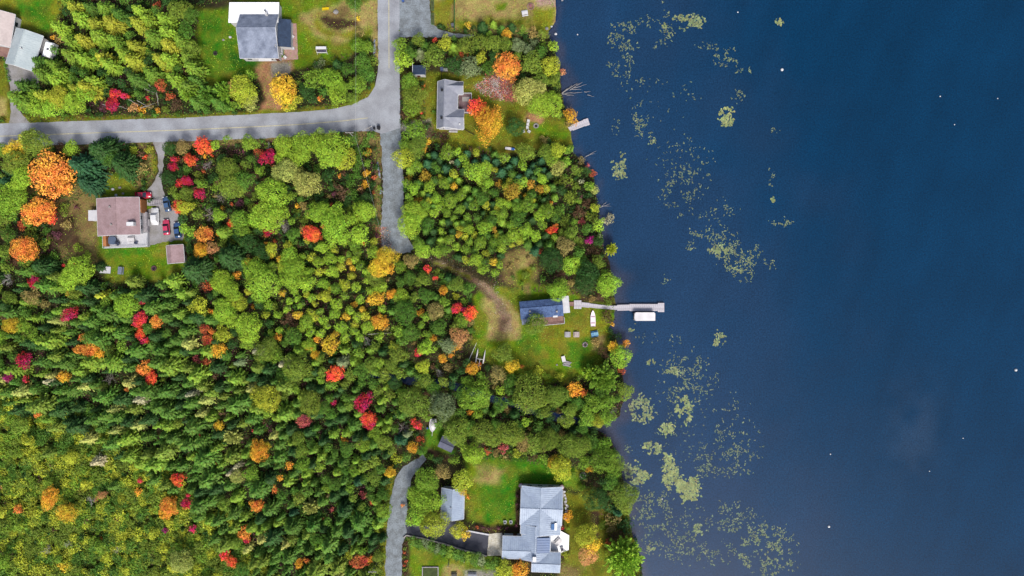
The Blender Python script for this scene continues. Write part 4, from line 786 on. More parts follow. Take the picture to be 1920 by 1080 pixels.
# ---------------------------------------------------------------- trees: leaf-clump crowns, one mesh per kind / size / variant, shared by copies
F = foliage_mat('foliage', False, 0.018, 0.010); FM = foliage_mat('autumn_foliage', False, 0.016, 0.030); FU = foliage_mat('low_growth', True, 0.02)
m_bark = mat('bark', (104,88,74), .9, .2, 10, 40); m_bare = mat('bare_branches', (196,190,184), .9, .15, 10, 40); m_bare2 = mat('grey_twigs', (168,156,148), .9, .15, 10, 40)
def nrm(a): return a / np.maximum(np.linalg.norm(a, axis=-1, keepdims=True), 1e-9)
def leaves(P, D, N, L, Wd, fold=0.12):
    """one diamond per point: centre P, tip direction D, rough normal N"""
    D = nrm(D); Sd = nrm(np.cross(D, N)); Nn = np.cross(Sd, D); L = L[:, None]; Wd = Wd[:, None]
    v = np.stack([P - D * L * .5, P + Sd * Wd * .5 - Nn * fold * L, P + D * L * .5 - Nn * fold * .6 * L, P - Sd * Wd * .5 - Nn * fold * L], 1)
    return v.reshape(-1, 3)
def quads(n): return np.arange(n * 4).reshape(n, 4)
def runit(g, n): return nrm(g.normal(size=(n, 3)))
def spruce_crown(r, h, seed, dens=1.0, power=.78, droop=.2, step=.80, lw=.52):
    g = np.random.default_rng(seed); P = []; D = []; N = []; L = []
    z = .10 * h
    while z < h * .985:
        Rz = max(.10, r * (1 - z / h) ** power * g.uniform(.82, 1.16)); nb = max(4, int(2 * math.pi * Rz / step * dens)); a0 = g.uniform(0, 6.28)
        for k in range(nb):
            a = a0 + 2 * math.pi * k / nb + g.normal(0, .12); rb = Rz * g.uniform(.66, 1.22); m = max(2, int(rb / .27)); u = (np.arange(m) + g.uniform(.3, .9)) / m
            d = np.array([math.cos(a), math.sin(a), 0]); p = d * (u * rb)[:, None]; p[:, 2] = z - droop * rb * u ** 1.4 + .10 * rb * u ** 3
            p += g.normal(0, .05, p.shape)
            for s_ in (-1, 1):
                aa = a + s_ * g.uniform(.25, .75, m); dd = np.stack([np.cos(aa), np.sin(aa), np.full(m, -.28)], -1)
                P.append(p + dd * .12); D.append(dd); N.append(np.tile([0, 0, 1.], (m, 1)) + g.normal(0, .28, (m, 3))); L.append(g.uniform(.42, .68, m) * (1.05 - .3 * u))
        z += max(.28, .070 * h) * g.uniform(.85, 1.15)
    P, D, N, L = map(np.concatenate, (P, D, N, L)); L = L * (.82 + .12 * r)
    return leaves(P, D, N, L, L * lw)
def lobed_crown(r, h, seed, z0=.30, n_lobe=None, leaf=.28, dens=1.0, ragged=.3, lobe=(.22, .44), spread=(.35, .88)):
    g = np.random.default_rng(seed); n_lobe = n_lobe or int(11 + 6 * r); zc = h * (z0 + 1) / 2; rz = h * (1 - z0) / 2
    C = runit(g, n_lobe); C[:, 2] = np.abs(C[:, 2]) * 1.1 - .25; C *= g.uniform(*spread, (n_lobe, 1)); C[0] = (0, 0, .45)
    rad = g.uniform(*lobe, n_lobe); P = []; N = []
    for i in range(n_lobe):
        n = int(dens * 4.2 * math.pi * (rad[i] * r) ** 2 / (leaf * leaf * .42) * .62)
        d = runit(g, n); d = d[d[:, 2] > -.35]; q = C[i] + d * rad[i] * g.uniform(.78, 1.0 + ragged, (len(d), 1))
        keep = np.ones(len(d), bool)
        for j in range(n_lobe):
            if j != i: keep &= np.linalg.norm(q - C[j], axis=1) > rad[j] * .72
        P.append(q[keep]); N.append(d[keep])
    P = np.concatenate(P); N = np.concatenate(N); P = P * np.array([r, r, rz]) + np.array([0, 0, zc]); n = len(P)
    P += g.normal(0, .06, P.shape); D = nrm(np.cross(N, runit(g, n)) + N * g.uniform(.1, .8, (n, 1))); L = g.uniform(.7, 1.35, n) * leaf
    return leaves(P, D, N + np.array([0, 0, .55]) + g.normal(0, .42, (n, 3)), L, L * g.uniform(.5, .8, n))
def plume_crown(r, h, seed, n_pl=None, leaf=.34, z0=.35, dens=1.0, up=.25):
    g = np.random.default_rng(seed); n_pl = n_pl or int(18 + 16 * r); P = []; D = []; N = []; rz = h * (1 - z0)
    for k in range(n_pl):
        a = 2.39996 * k + g.normal(0, .25); t = (k + .5) / n_pl; ph = math.acos(1 - 1.12 * t) * g.uniform(.9, 1.08)
        d = np.array([math.sin(ph) * math.cos(a), math.sin(ph) * math.sin(a), math.cos(ph) + up * .6]); d /= np.linalg.norm(d); R_ = g.uniform(.78, 1.06)
        m = int(dens * (14 + 12 * r)); u = g.uniform(.35, 1.0, m) ** .8; wid = .17 * (1.1 - u) + .035
        q = d * (u * R_)[:, None] + runit(g, m) * 1.25 * wid[:, None] * g.uniform(.3, 1, (m, 1))
        P.append(q * np.array([r, r, rz]) + np.array([0, 0, h * z0])); dd = d + runit(g, m) * .55; D.append(dd); N.append(np.tile([0, 0, 1.], (m, 1)) + runit(g, m) * .7)
    P, D, N = map(np.concatenate, (P, D, N)); n = len(P); L = g.uniform(.8, 1.5, n) * leaf
    return leaves(P, D, N + np.array([0, 0, .3]), L, L * g.uniform(.45, .7, n))
def bare_tree_mesh(r, h, seed, m, spread=1.0, n0=9):
    g = random.Random(seed); mb = MB(); mb.tube((0, 0, 0), (0, 0, h * .8), .035 * r + .04, .03, 6)
    def br(p, d, L, rad, lvl):
        q = p + d * L; mb.tube(p, q, rad, rad * .55, 3, False)
        if lvl:
            for k in range(4 if lvl > 1 else 3):
                e = (d + Vector((g.gauss(0, .5), g.gauss(0, .5), g.gauss(0, .3)))).normalized(); br(p.lerp(q, g.uniform(.35, 1)), e, L * g.uniform(.4, .65), rad * .6, lvl - 1)
    for k in range(n0 + int(3 * r)):
        a = k * 2.4 + g.uniform(-.3, .3); z = h * g.uniform(.3, .8); br(Vector((0, 0, z)), Vector((math.cos(a) * spread, math.sin(a) * spread, g.uniform(.1, .7))).normalized(), r * g.uniform(.55, .8), .035, 2)
    me = bpy.data.meshes.new('bare_crown'); me.from_pydata(mb.v, [], mb.f); me.materials.append(m); return me
KIND = {  # letter: object name, look noun, proto maker, radius classes, height from radius
 's': ('spruce_tree', 'pointed spruce', lambda r, h, sd: spruce_crown(r, h, sd), (1.5, 2.1), lambda r: 2.1 * r + 3.0),
 'l': ('larch_tree', 'tall conifer', lambda r, h, sd: spruce_crown(r, h, sd, 1.0, .62, .12, .55, .62), (2.3,), lambda r: 1.9 * r + 3.0),
 'f': ('fir_tree', 'bushy fir', lambda r, h, sd: spruce_crown(r, h, sd, 1.05, .6, .30, .6, .5), (1.3, 2.2, 3.6), lambda r: 1.9 * r + 2.0),
 'p': ('poplar_tree', 'round crowned young tree', lambda r, h, sd: lobed_crown(r, h, sd, .22, int(15 + 9 * r), .25, .9, .5, (.18, .32), (.3, .86)), (1.3, 2.2), lambda r: 2.0 * r + 2.0),
 'P': ('pine_tree', 'plumed tree', lambda r, h, sd: plume_crown(r, h, sd, int(34 + 11 * r), .42, .25), (3.2, 5.6), lambda r: 1.5 * r + 2.5),
 'b': ('leafy_tree', 'leafy tree', lambda r, h, sd: lobed_crown(r, h, sd), (1.4, 2.4, 3.6), lambda r: 1.45 * r + 2.3),
 'm': ('maple_tree', 'maple', lambda r, h, sd: lobed_crown(r, h, sd, .28, int(18 + 11 * r), .26, .85, .55, (.15, .30), (.4, .92)), (1.0, 2.0, 3.4), lambda r: 1.45 * r + 2.0),
 'u': ('shrub', 'shrub', lambda r, h, sd: lobed_crown(r, h, sd, .02, int(7 + 5 * r), .30, .8, .3, (.28, .42)), (.8, 1.5), lambda r: .95 * r + .35),
 'g': ('bare_tree', 'bare tree', None, (1.6,), lambda r: 1.3 * r + 1.6),
}
C = dict(lime=(150,188,44), yg=(178,188,44), green=(124,160,40), mid=(88,130,38), dark=(54,92,36), teal=(50,96,58), olive=(120,144,42), pale=(176,182,88), khaki=(160,142,78), greyg=(122,138,92),
         yellow=(232,196,40), gold=(234,174,34), orange=(246,158,52), rust=(206,100,52), tan=(206,150,90), ochre=(196,160,44), scarlet=(250,98,40), red=(230,40,40), crimson=(198,18,66), magenta=(176,20,112), rose=(206,96,92), purple=(110,62,76), brown=(104,78,54), grey=(190,186,180), cream=(186,182,140))
CW = dict(lime='lime green', yg='yellow green', green='fresh green', mid='mid green', dark='dark green', teal='blue green', olive='olive', pale='pale green', khaki='khaki', greyg='grey green', yellow='yellow', gold='golden', orange='orange', rust='rusty', tan='tan', ochre='ochre', scarlet='scarlet orange', red='red', crimson='crimson', magenta='magenta', rose='rose', purple='purple brown', brown='brown', grey='pale grey', cream='cream')
AUT = {'ochre', 'yellow', 'gold', 'orange', 'rust', 'tan', 'scarlet', 'red', 'crimson', 'magenta', 'rose'}
PROTO = {}
def protos(k):
    if k not in PROTO:
        out = []
        for ci, r in enumerate(KIND[k][3]):
            h = KIND[k][4](r); vs = []
            for v in range(4 if k in 'sbpl' else 3):
                sd = ord(k) * 100 + ci * 10 + v
                if k == 'g': me = bare_tree_mesh(r, h, sd, m_bare if v else m_bare2)
                else:
                    vv = KIND[k][2](r, h, sd); me = np_mesh('crown', vv, quads(len(vv) // 4), [FM if k == 'm' else F])
                vs.append((me, None if k == 'g' else vv))
            mb = MB(); hh = h * (.92 if k in 'slf' else .62); mb.tube((0, 0, -.15), (0, 0, hh * .5), .05 * r + .06, .035 * r + .05, 6); mb.tube((0, 0, hh * .5), (0, 0, hh), .035 * r + .05, .02, 6)
            if k not in 'slfug':
                for q in range(6): a = q * 1.1; mb.tube((0, 0, hh * (.5 + .08 * q)), (math.cos(a) * r * .55, math.sin(a) * r * .55, hh * (.85 + .06 * q)), .05, .02, 4)
            tm = bpy.data.meshes.new('trunk'); tm.from_pydata(mb.v, [], mb.f); tm.materials.append(m_bare if k == 'p' else m_bark)
            out.append((r, h, vs, tm))
        PROTO[k] = out
    return PROTO[k]
TREES = []     # dict records: px, py apparent, base, r, h, kind, colour
def add_tree(px, py, d, col, k, by_base=False, name=None, hs=1.0):
    r = d * S / 2 * .97; h = KIND[k][4](r) * hs * rnd.uniform(.92, 1.1)
    zr = 0 if by_base else (h * .93 if k in 'sl' else h * .62)
    TREES.append(dict(px=px, py=py, base=W(px, py, zr), r=r, h=h, k=k, c=col, name=name, bx=960 + W(px, py, zr)[0] / S, by=540 - W(px, py, zr)[1] / S))

# ---- trees picked out one by one in the photograph: px py crown-diameter colour kind
NAMED = {}     # distinctive trees used as landmarks, named by hand
LIST = """
128 6 34 yg l;137 24 34 lime l;186 8 36 green l;196 33 36 yg l;250 12 36 lime l;246 34 36 yg l;297 27 36 lime l;301 52 36 lime l;305 77 36 yg l;168 38 34 yg l;172 60 36 lime l;121 72 34 lime l;143 67 34 yg l;97 43 34 lime l;181 102 36 yg l;190 112 36 lime l;143 102 34 lime l;117 95 32 green l;221 94 34 lime l;237 106 36 yg l;240 79 34 yg l;266 30 34 lime l;289 103 34 yg l;305 104 36 lime l;314 140 34 lime l;344 157 36 green l;90 142 38 lime l;149 157 40 yg l;162 147 36 lime l;66 175 38 yg l;17 176 40 green l;62 110 32 mid l;62 130 32 green l;100 130 34 lime l;30 155 34 mid l;212 20 34 mid l;275 60 34 green l;205 70 34 green l;330 70 34 green l;342 100 34 green l;330 20 36 olive b;350 20 30 olive b;272 130 34 green l;45 190 36 green l;72 195 40 lime b;110 185 44 yg b;140 195 44 lime b;100 205 36 lime b;165 175 40 lime b
100 70 14 gold u;110 75 18 khaki u;295 10 18 rust u;218 178 22 red m;235 180 18 red m;212 198 24 crimson m;195 200 20 purple u;278 185 10 red u;300 160 22 rust m;320 180 20 rust u;250 200 22 tan u;265 205 16 gold u;297 207 12 gold m;280 200 16 khaki u;330 195 26 brown u;290 170 20 dark b;245 190 20 dark u;262 215 14 olive u;310 205 16 olive u
350 120 36 green l;352 60 34 mid b;362 90 30 olive b;362 150 34 mid f;360 30 34 mid b;352 172 42 green P;388 175 42 mid P;418 170 38 green P;365 190 30 mid f;405 190 30 mid f;440 165 28 tan m;457 172 48 yg b;470 190 34 pale b;535 170 58 yellow m;548 190 36 yg b;520 155 28 yellow m;590 150 40 green b;622 150 42 lime b;631 120 22 dark f;635 180 36 lime b;575 172 30 dark b;600 185 14 orange m;672 85 30 green b;680 115 32 mid b;670 160 34 green b;687 140 32 mid b;662 183 26 olive b;672 35 13 yellow u;665 8 28 mid b;600 120 24 greyg u;655 130 26 mid b;645 165 26 green b;690 90 26 green b;695 118 26 olive u;610 172 24 mid b;585 185 24 dark b;655 192 18 olive u;675 60 16 khaki u
752 88 30 green b;756 114 36 lime b;770 100 26 mid b;787 98 26 greyg f;798 88 24 mid b;815 108 40 olive b;815 76 12 scarlet m;834 82 28 yg b;850 88 26 green f;852 122 36 dark b;880 125 40 greyg b;902 108 28 yg m;897 80 36 olive b;872 85 30 olive b;925 83 34 olive b;947 85 30 olive b;970 85 28 greyg b;949 66 20 gold m;905 48 24 dark f;925 44 15 green f;941 54 18 mid f;959 49 20 dark f;980 55 18 green b;877 47 15 yellow m;888 52 14 dark u;917 65 15 green b;952 125 46 orange m orangeUpper;996 122 40 olive b;990 172 56 pale b;1010 192 46 lime b;1030 125 40 yg b;1032 195 46 lime b;1012 150 34 olive b;1000 60 22 khaki u;985 70 16 dark u;1000 82 18 greyg u;1017 84 12 green u;1037 88 22 lime b;930 110 30 dark b;917 130 26 mid b;865 105 24 rust u;785 75 26 olive b;990 96 22 greyg b;1040 150 26 olive b
770 155 36 green b;776 180 42 olive b;772 206 32 green b;795 159 10 orange u;789 168 12 rust u;790 212 8 red u;812 211 14 mid u;780 250 40 green b;895 202 34 scarlet m scarletDeck;917 235 58 gold m goldYard;930 220 22 yg b;965 237 34 dark b;762 228 18 green u;804 262 12 yellow u;800 268 10 gold u;1055 136 14 tan m;1072 218 30 gold m;1068 205 16 grey g;1066 230 16 khaki u;1020 262 20 khaki u;1030 268 20 dark u;835 262 14 brown u
72 272 54 olive b;55 262 36 yg b;30 283 40 yellow m;8 280 28 green b;32 305 50 olive b;45 335 46 lime b;102 330 76 orange m orangeLeft;92 305 40 tan m;120 350 36 orange m;138 278 30 lime b;112 278 22 brown u;185 280 60 dark f;150 310 58 teal f;160 342 42 teal f;226 308 54 dark f;208 295 30 mid b;22 375 52 lime b;15 392 38 green b;30 352 40 lime b;75 398 56 orange m orangeBroad;95 405 30 scarlet m;58 395 30 gold m;48 468 52 orange m orangeLow;62 475 26 gold m;40 422 24 rust u;272 295 14 scarlet u;250 283 20 yg u;280 280 18 yg u;265 315 30 khaki u;270 342 14 green u;258 335 18 khaki u;142 390 14 purple u;110 400 24 brown u;105 440 20 purple u;147 465 20 lime u;162 478 16 lime u;120 497 10 red u;140 494 7 red u;150 508 56 lime b;75 500 44 dark f;50 490 26 olive b;120 395 24 olive u;125 420 22 khaki u;100 370 24 brown u;15 320 30 dark f;10 340 26 teal f;60 440 30 olive u;85 455 26 olive u;20 440 30 mid b;10 470 26 olive b;100 480 24 mid u;180 500 24 dark f;5 410 30 olive b
328 300 18 red m;326 313 24 crimson m redDrive;350 338 20 crimson m;337 388 26 scarlet m salmon;320 280 26 dark b;317 335 26 dark b;345 275 26 khaki b;355 298 20 scarlet m;325 357 22 olive u;352 362 28 olive b;350 390 30 yg b;345 410 24 dark b;335 345 16 red u;350 318 20 mid u;335 322 20 dark u
380 272 34 scarlet m scarletRoad;395 282 16 orange m;359 300 24 scarlet m;398 292 9 scarlet u;352 340 20 crimson m;502 297 32 crimson m crimsonMid;512 290 16 red m;532 272 42 lime b;570 272 50 lime b;600 268 44 lime b;625 282 60 lime b;645 298 38 yg b;560 295 34 lime b;427 318 44 olive b;435 350 44 olive b;460 340 38 mid b;537 322 44 pale b;577 345 50 pale b;560 330 30 pale b;512 362 58 lime b;505 408 54 lime b;482 410 36 lime b;525 395 34 lime b;375 365 26 crimson m;370 358 18 rose u;597 397 42 lime b;630 425 54 lime b;627 402 40 lime b;682 395 42 lime b;675 437 36 lime b;660 412 26 lime b;585 437 38 scarlet m scarletGrove;590 446 20 orange m;505 435 20 crimson m;385 440 34 orange m;377 470 36 gold m goldShed;397 465 30 tan m;392 434 18 scarlet m;432 420 16 scarlet u;428 430 14 crimson u;660 435 12 purple m;670 405 10 crimson u;681 456 10 scarlet u;637 330 12 orange u;557 386 14 gold u;566 228 0 x x;412 405 28 lime b;452 412 36 green b;457 432 28 green b;415 435 28 green f;425 482 54 dark f;360 505 58 dark f;492 472 32 dark b;470 457 32 dark b;552 440 28 mid b;465 492 18 gold u;510 480 14 gold u;545 480 36 lime b;480 505 42 lime b;550 500 42 lime b;372 405 24 olive b;365 385 24 olive u;390 310 20 grey g;395 400 26 grey g;535 422 24 grey g;537 430 20 cream g;415 370 24 grey g;440 300 20 mid u;470 270 30 green b;485 285 18 rust u;505 275 18 grey g;480 330 20 brown u;400 330 22 dark u;450 380 18 purple u;687 325 16 gold u;685 345 16 gold u;675 355 14 tan u;615 330 26 dark u;640 360 28 brown u;665 330 22 mid u;650 380 22 dark u;570 385 18 khaki u;540 355 20 dark b;495 340 20 brown u;405 348 22 green u;372 330 24 olive u;600 365 20 dark u;690 285 18 gold u;660 262 26 mid b;685 270 18 mid u;460 310 22 olive b
755 297 40 yg b limeGravel;760 275 30 green b;782 277 42 olive b;797 280 16 gold m;797 330 28 ochre u;767 332 16 ochre u;775 395 42 lime b;768 425 42 lime b;772 410 38 lime b;890 325 36 lime p;852 327 20 yg p;775 355 26 lime p;805 350 26 lime p;852 350 16 yellow m;916 345 24 lime p;935 345 16 ochre u;960 360 34 ochre m;950 352 22 yg p;995 347 17 ochre m;1012 355 22 ochre m;985 368 14 yellow u;785 375 20 ochre u;801 305 20 teal f;835 315 22 teal f;815 290 20 teal f;910 297 20 teal f;930 302 20 teal f;940 322 20 teal f;965 300 20 teal f;972 332 20 teal f;992 322 22 teal f;875 287 18 teal f;890 305 18 teal f;1015 300 18 teal f;1000 310 16 teal f;1020 318 16 teal f;955 312 16 teal f;858 302 16 teal f;847 304 13 cream u;927 430 17 ochre m;985 430 30 lime p;1035 432 20 scarlet m scarletLake;1040 424 14 orange m;1011 472 10 scarlet m;860 440 16 yellow p;890 440 16 yg p;727 480 36 yellow m;712 502 44 yellow m;732 505 24 gold m;772 490 30 khaki b;802 505 18 scarlet m;795 472 26 lime b;925 490 20 yellow p;690 510 24 lime b;770 520 26 mid b;750 500 26 green b;820 510 16 olive u
985 287 36 olive b;1021 286 28 olive b;1045 282 28 yg b;1066 281 22 green b;1045 317 28 pale b;1015 335 24 lime p;1090 340 15 cream u;1114 357 20 pale b;1112 325 16 rust u;1102 311 12 rose u;1115 390 18 yg b;1142 410 22 cream u;1107 449 16 magenta m magentaShore;1100 452 12 magenta m;1124 442 12 cream u;1147 467 24 yg P;1145 470 20 cream u;1072 437 28 olive b;1100 430 24 mid b;1124 422 24 lime b;1060 462 34 khaki b;1035 487 42 dark b;1072 495 34 lime b;1100 510 40 dark b;1140 535 46 lime b limeDock;1047 542 44 lime b;1098 530 46 dark b;1120 490 26 olive b;1005 470 24 teal f;1030 460 26 mid f;1085 475 24 mid b;1105 350 22 green b;1090 300 16 khaki u;1060 340 26 olive u;1070 370 26 olive u;1085 400 26 brown u;1100 380 22 brown u;1050 395 24 mid u;1060 415 26 olive u;1085 365 18 purple u;1090 415 16 rose u;1110 470 22 brown u;1125 480 20 brown u;1110 405 22 olive u;1034 381 10 orange u;1080 320 24 olive b;1060 305 22 green b;1003 440 24 lime p;1090 490 22 mid b
67 529 30 crimson m redLeft;131 550 14 gold m;132 589 32 crimson m crimsonSpruce;25 610 36 yellow m;170 655 34 orange m orangeFan;185 660 24 gold m;152 655 22 orange m;155 632 18 orange m;265 597 26 red m redPair;266 567 13 red m;260 605 20 red m;295 602 26 orange m;265 625 22 scarlet m;272 638 16 red m;45 677 34 crimson m redWedge;16 706 20 magenta m;50 711 18 red m;121 705 26 gold m;270 690 26 orange m orangeSpruce;285 710 26 scarlet m;239 730 12 orange m;237 575 42 lime b;135 520 44 lime b;15 525 30 grey g;252 752 28 cream s;82 717 20 cream s;207 710 24 grey g;350 742 22 cream s;71 777 14 orange m;60 555 30 khaki b;20 560 28 olive b;215 555 30 mid f;245 528 30 olive f;95 540 26 green s;180 555 24 yg s;200 565 22 green b;85 570 20 khaki u;10 590 22 brown u;105 620 22 olive f
385 617 20 rust m;390 637 26 rust m rustMid;398 622 16 orange m;412 657 30 gold m goldGreen;425 665 24 mid b;396 584 14 gold m;390 537 24 rust u;445 517 18 gold m;490 530 62 lime b;417 525 42 lime b;432 542 42 lime b;375 572 36 yg b;422 585 48 lime b;440 600 34 lime b;467 612 50 lime b;417 627 32 yg b;450 570 30 yg b;545 522 42 lime b;577 530 36 lime p;550 632 36 mid b;522 632 16 gold m;620 647 34 yellow m;595 635 17 gold m;580 645 26 lime b;583 652 16 gold m;592 665 20 yellow m;627 700 34 scarlet m scarletCentre;642 703 18 red m;557 690 48 olive b;525 685 22 cream s;507 647 20 grey g;475 660 22 cream s;500 655 44 olive b;520 665 30 green b;680 755 34 crimson m crimsonPath;693 742 16 crimson m;690 783 24 scarlet m;626 755 14 crimson m;500 745 50 yg b;582 755 42 olive b;620 677 14 teal f;640 680 28 greyg f;697 600 10 gold u;370 675 18 rose u;385 680 20 rust u;560 590 20 yellow p;530 550 18 yellow p;665 570 16 gold u;480 690 34 olive f;350 720 30 mid f;545 600 34 brown u;440 682 20 greyg s;415 668 18 teal f
706 560 34 yellow m;735 551 22 gold m;705 520 30 olive b;712 602 30 gold m;722 606 18 gold m;831 545 20 gold m;800 555 28 mid b;795 525 28 olive b;760 585 42 mid b;789 585 18 gold u;816 521 11 scarlet m;855 578 26 red m redTrack;882 587 28 scarlet m;870 582 14 crimson m;784 661 20 red m redCentre;862 632 36 tan b;855 650 26 gold m;817 585 34 khaki b;802 627 22 green p;840 647 32 greyg b;830 672 20 gold m;846 665 14 gold m;747 665 36 olive b;795 687 28 yg b;695 682 32 olive b;740 647 20 yg b;770 622 34 mid b;790 610 16 green p;690 640 20 grey g;812 635 20 gold m;775 755 58 olive b;830 760 48 greyg b;892 742 50 green b;885 690 24 gold m;900 682 9 scarlet u;957 732 22 mid b;992 737 64 olive b;945 662 36 olive b;935 702 34 khaki b;962 685 26 yellow b;977 687 12 orange m;987 702 7 scarlet u;730 740 22 olive b;882 772 16 gold m;875 680 18 dark b;865 695 20 dark b;825 700 20 grey g;840 690 20 khaki u;915 690 16 dark u;930 695 18 grey g;710 680 24 green b;720 710 22 olive b;750 700 24 olive b;855 555 18 yg u;870 565 16 green u;865 600 26 green b;700 720 24 mid b
1005 607 42 olive b;1140 595 30 brown u;1149 608 10 gold u;1155 632 24 dark u;1150 650 24 yellow m;1172 645 18 gold m;1165 667 40 lime b;1132 710 60 green P bigPlume;1108 700 34 lime P;1172 732 32 olive b;1165 695 16 rust u;1077 730 26 gold m;1095 737 16 orange m;1037 742 46 olive b;1015 752 34 olive b;1110 760 40 green b;1050 705 20 yg u;1067 770 30 olive b;1135 755 34 green b;1132 662 24 brown u;1117 642 20 khaki u;1140 780 30 green b;1100 785 34 green b;1120 790 26 yg b;1150 770 18 grey g;1020 770 26 olive b;1085 755 26 mid b;1155 745 20 mid b;1060 740 26 mid b;1125 735 26 mid b;990 700 16 green u;1010 695 20 yg u;1025 705 18 lime u;1145 620 14 dark u;1140 565 18 olive u;1125 555 16 brown u;1110 560 16 khaki u
96 933 42 gold m goldBog;126 960 36 yellow m yellowBog;35 953 18 orange m orangeBog;192 927 20 tan m;180 935 14 rose u;192 1010 10 orange u;264 901 14 red m;262 922 18 gold m;319 949 36 orange m orangeBogSpruce;312 960 26 gold m;328 935 18 gold m;351 944 20 crimson m;354 928 12 red m;336 899 26 scarlet m;325 896 12 orange m;311 994 12 magenta m;364 991 18 crimson m;342 1052 44 pale b greyDome;118 1063 26 yellow u;170 870 30 cream s;88 808 10 purple u;5 913 16 tan u;172 938 20 grey g;40 800 34 olive b;150 920 18 khaki u;155 915 14 purple u;130 1020 16 grey g;90 1030 18 grey g;222 1030 16 grey g;215 1015 14 khaki u;162 818 10 gold u
486 844 42 gold m goldSpruce;500 836 20 yellow m;478 852 20 gold m;544 872 16 gold m;526 895 14 gold m;516 917 16 orange m;484 947 26 orange m;474 942 12 gold m;457 1000 24 orange m;462 1012 16 red m;440 998 10 gold u;425 1036 16 scarlet m;436 1052 24 scarlet m scarletBottom;420 1042 16 scarlet m;475 808 9 red u;376 816 10 red u;571 788 26 rose m;693 791 28 red m;645 824 14 gold m;732 884 24 yellow m;676 1052 32 rust m rustBottom;694 1048 16 gold m;562 1055 20 gold m;575 1050 12 orange m;620 956 10 rose u;680 927 16 rose u;604 972 10 rust u;698 944 12 rust u;545 991 42 mid f;584 988 38 mid f;673 980 46 mid f;643 960 36 dark f;581 952 34 pale P;670 905 20 teal f;548 963 18 teal f;434 819 34 pale P;411 797 20 yellow m;432 858 38 olive f;445 891 28 pale b;426 891 18 cream s;438 878 16 cream s;404 870 9 orange u;698 1015 22 dark f;650 1000 30 dark f;655 1040 20 yg u;452 945 20 lime u;460 1040 24 yg u
755 802 26 grey g;750 826 30 teal f;762 815 20 greyg f;783 797 20 red m;776 790 14 scarlet m;774 838 26 gold m;788 825 18 rust u;734 885 22 yellow m;745 860 22 yg u;800 900 42 green b;785 933 44 lime b;813 935 40 lime b;813 980 50 yg b yellowDrive;778 970 36 lime b;798 955 34 green b;830 885 34 khaki b;869 900 38 yg b;866 919 24 yellow m;887 850 42 lime b;858 808 48 olive b;858 994 28 yg b;870 1000 22 yellow b;755 947 9 orange u;876 933 10 orange u;974 1068 34 gold m goldHouse;966 1075 20 orange m;947 1069 34 yg b;902 808 40 olive b;925 820 34 olive b;958 813 46 olive b;985 828 34 khaki b;1002 830 40 olive b;1027 824 44 olive b;1052 877 42 yg b;1040 866 26 yellow b;1066 836 44 olive b;985 791 20 lime b;850 862 20 green b;820 862 20 dark b;880 800 30 mid b;840 780 30 olive b;815 770 22 olive b;930 795 26 mid b;970 798 24 mid b;1010 800 24 mid b;1040 800 24 dark b;945 840 20 rose u;930 850 18 khaki u;915 845 16 rust u;970 850 20 yg u;1000 858 20 brown u;1020 860 20 green u;800 915 26 green b
1085 836 44 olive b;1110 830 34 mid b;1132 836 34 green b;1132 862 50 green b;1149 883 30 green b;1118 935 44 dark b;1168 924 46 olive b;1171 947 34 olive b;1098 1003 42 yg b;1106 1020 34 yellow b;1104 1038 38 tan b;1171 1050 84 lime P bigLime;1174 988 32 dark u;1151 975 30 khaki u;1192 1013 14 dark u;1151 1008 24 brown u;1140 1018 18 rust u;1060 1041 16 yg u;1065 966 20 gold u;1063 972 16 gold u;1054 990 11 crimson u;1066 990 10 green u;1145 905 34 mid b;1150 850 22 mid b;1160 962 24 teal f;1140 950 24 dark b;1106 880 16 gold u;1040 1060 16 brown u;992 914 8 yg u;1130 900 24 dark b;1072 890 16 green u;1030 880 18 green u;1170 985 20 khaki u;1130 985 18 olive u;1145 992 18 khaki u;1165 1000 18 brown u;1090 915 16 green u;1160 870 26 olive b
970 930 9 purple u;969 945 9 purple u;970 958 8 brown u;968 985 9 purple u;950 990 10 purple u;935 990 9 purple u;915 992 10 purple u;905 990 9 purple u;895 988 10 rust u;1055 1042 8 purple u
"""
for ln_ in LIST.strip().replace('\n', ';').split(';'):
    q = ln_.split()
    if len(q) < 5 or q[3] == 'x': continue
    add_tree(float(q[0]), float(q[1]), float(q[2]), q[3], q[4], name=q[5] if len(q) > 5 else None)
for q in ((798,712,26,'olive'),(868,735,32,'mid'),(905,752,28,'olive'),(938,756,30,'mid'),(1012,772,24,'mid'),(1030,785,22,'dark'),(1062,790,28,'olive'),(1092,803,26,'mid'),(785,706,20,'mid'),(740,716,26,'dark'),(722,700,24,'olive'),(850,722,18,'dark'),(1115,806,20,'dark')): add_tree(*q, 'b')
for i in range(7): add_tree(8 + 1.4 * i, 112 + 6.5 * i, 9, 'mid', 'u')
for i in range(15): add_tree(775 + i * 11.5, 1012 + i * 3.4 + rnd.uniform(-3, 3), rnd.uniform(18, 26), rnd.choice(['mid', 'green', 'greyg', 'mid']), 'b', hs=.8)
for i in range(12): add_tree(785 + i * 12, 1026 + i * 3.2 + rnd.uniform(-3, 3), rnd.uniform(14, 20), rnd.choice(['mid', 'green', 'dark', 'greyg']), 'u')
for i in range(8): add_tree(760 + rnd.uniform(-2, 2), 1020 + i * 8, 9, rnd.choice(['brown', 'olive', 'rust']), 'u')
N_PICKED = len(TREES)

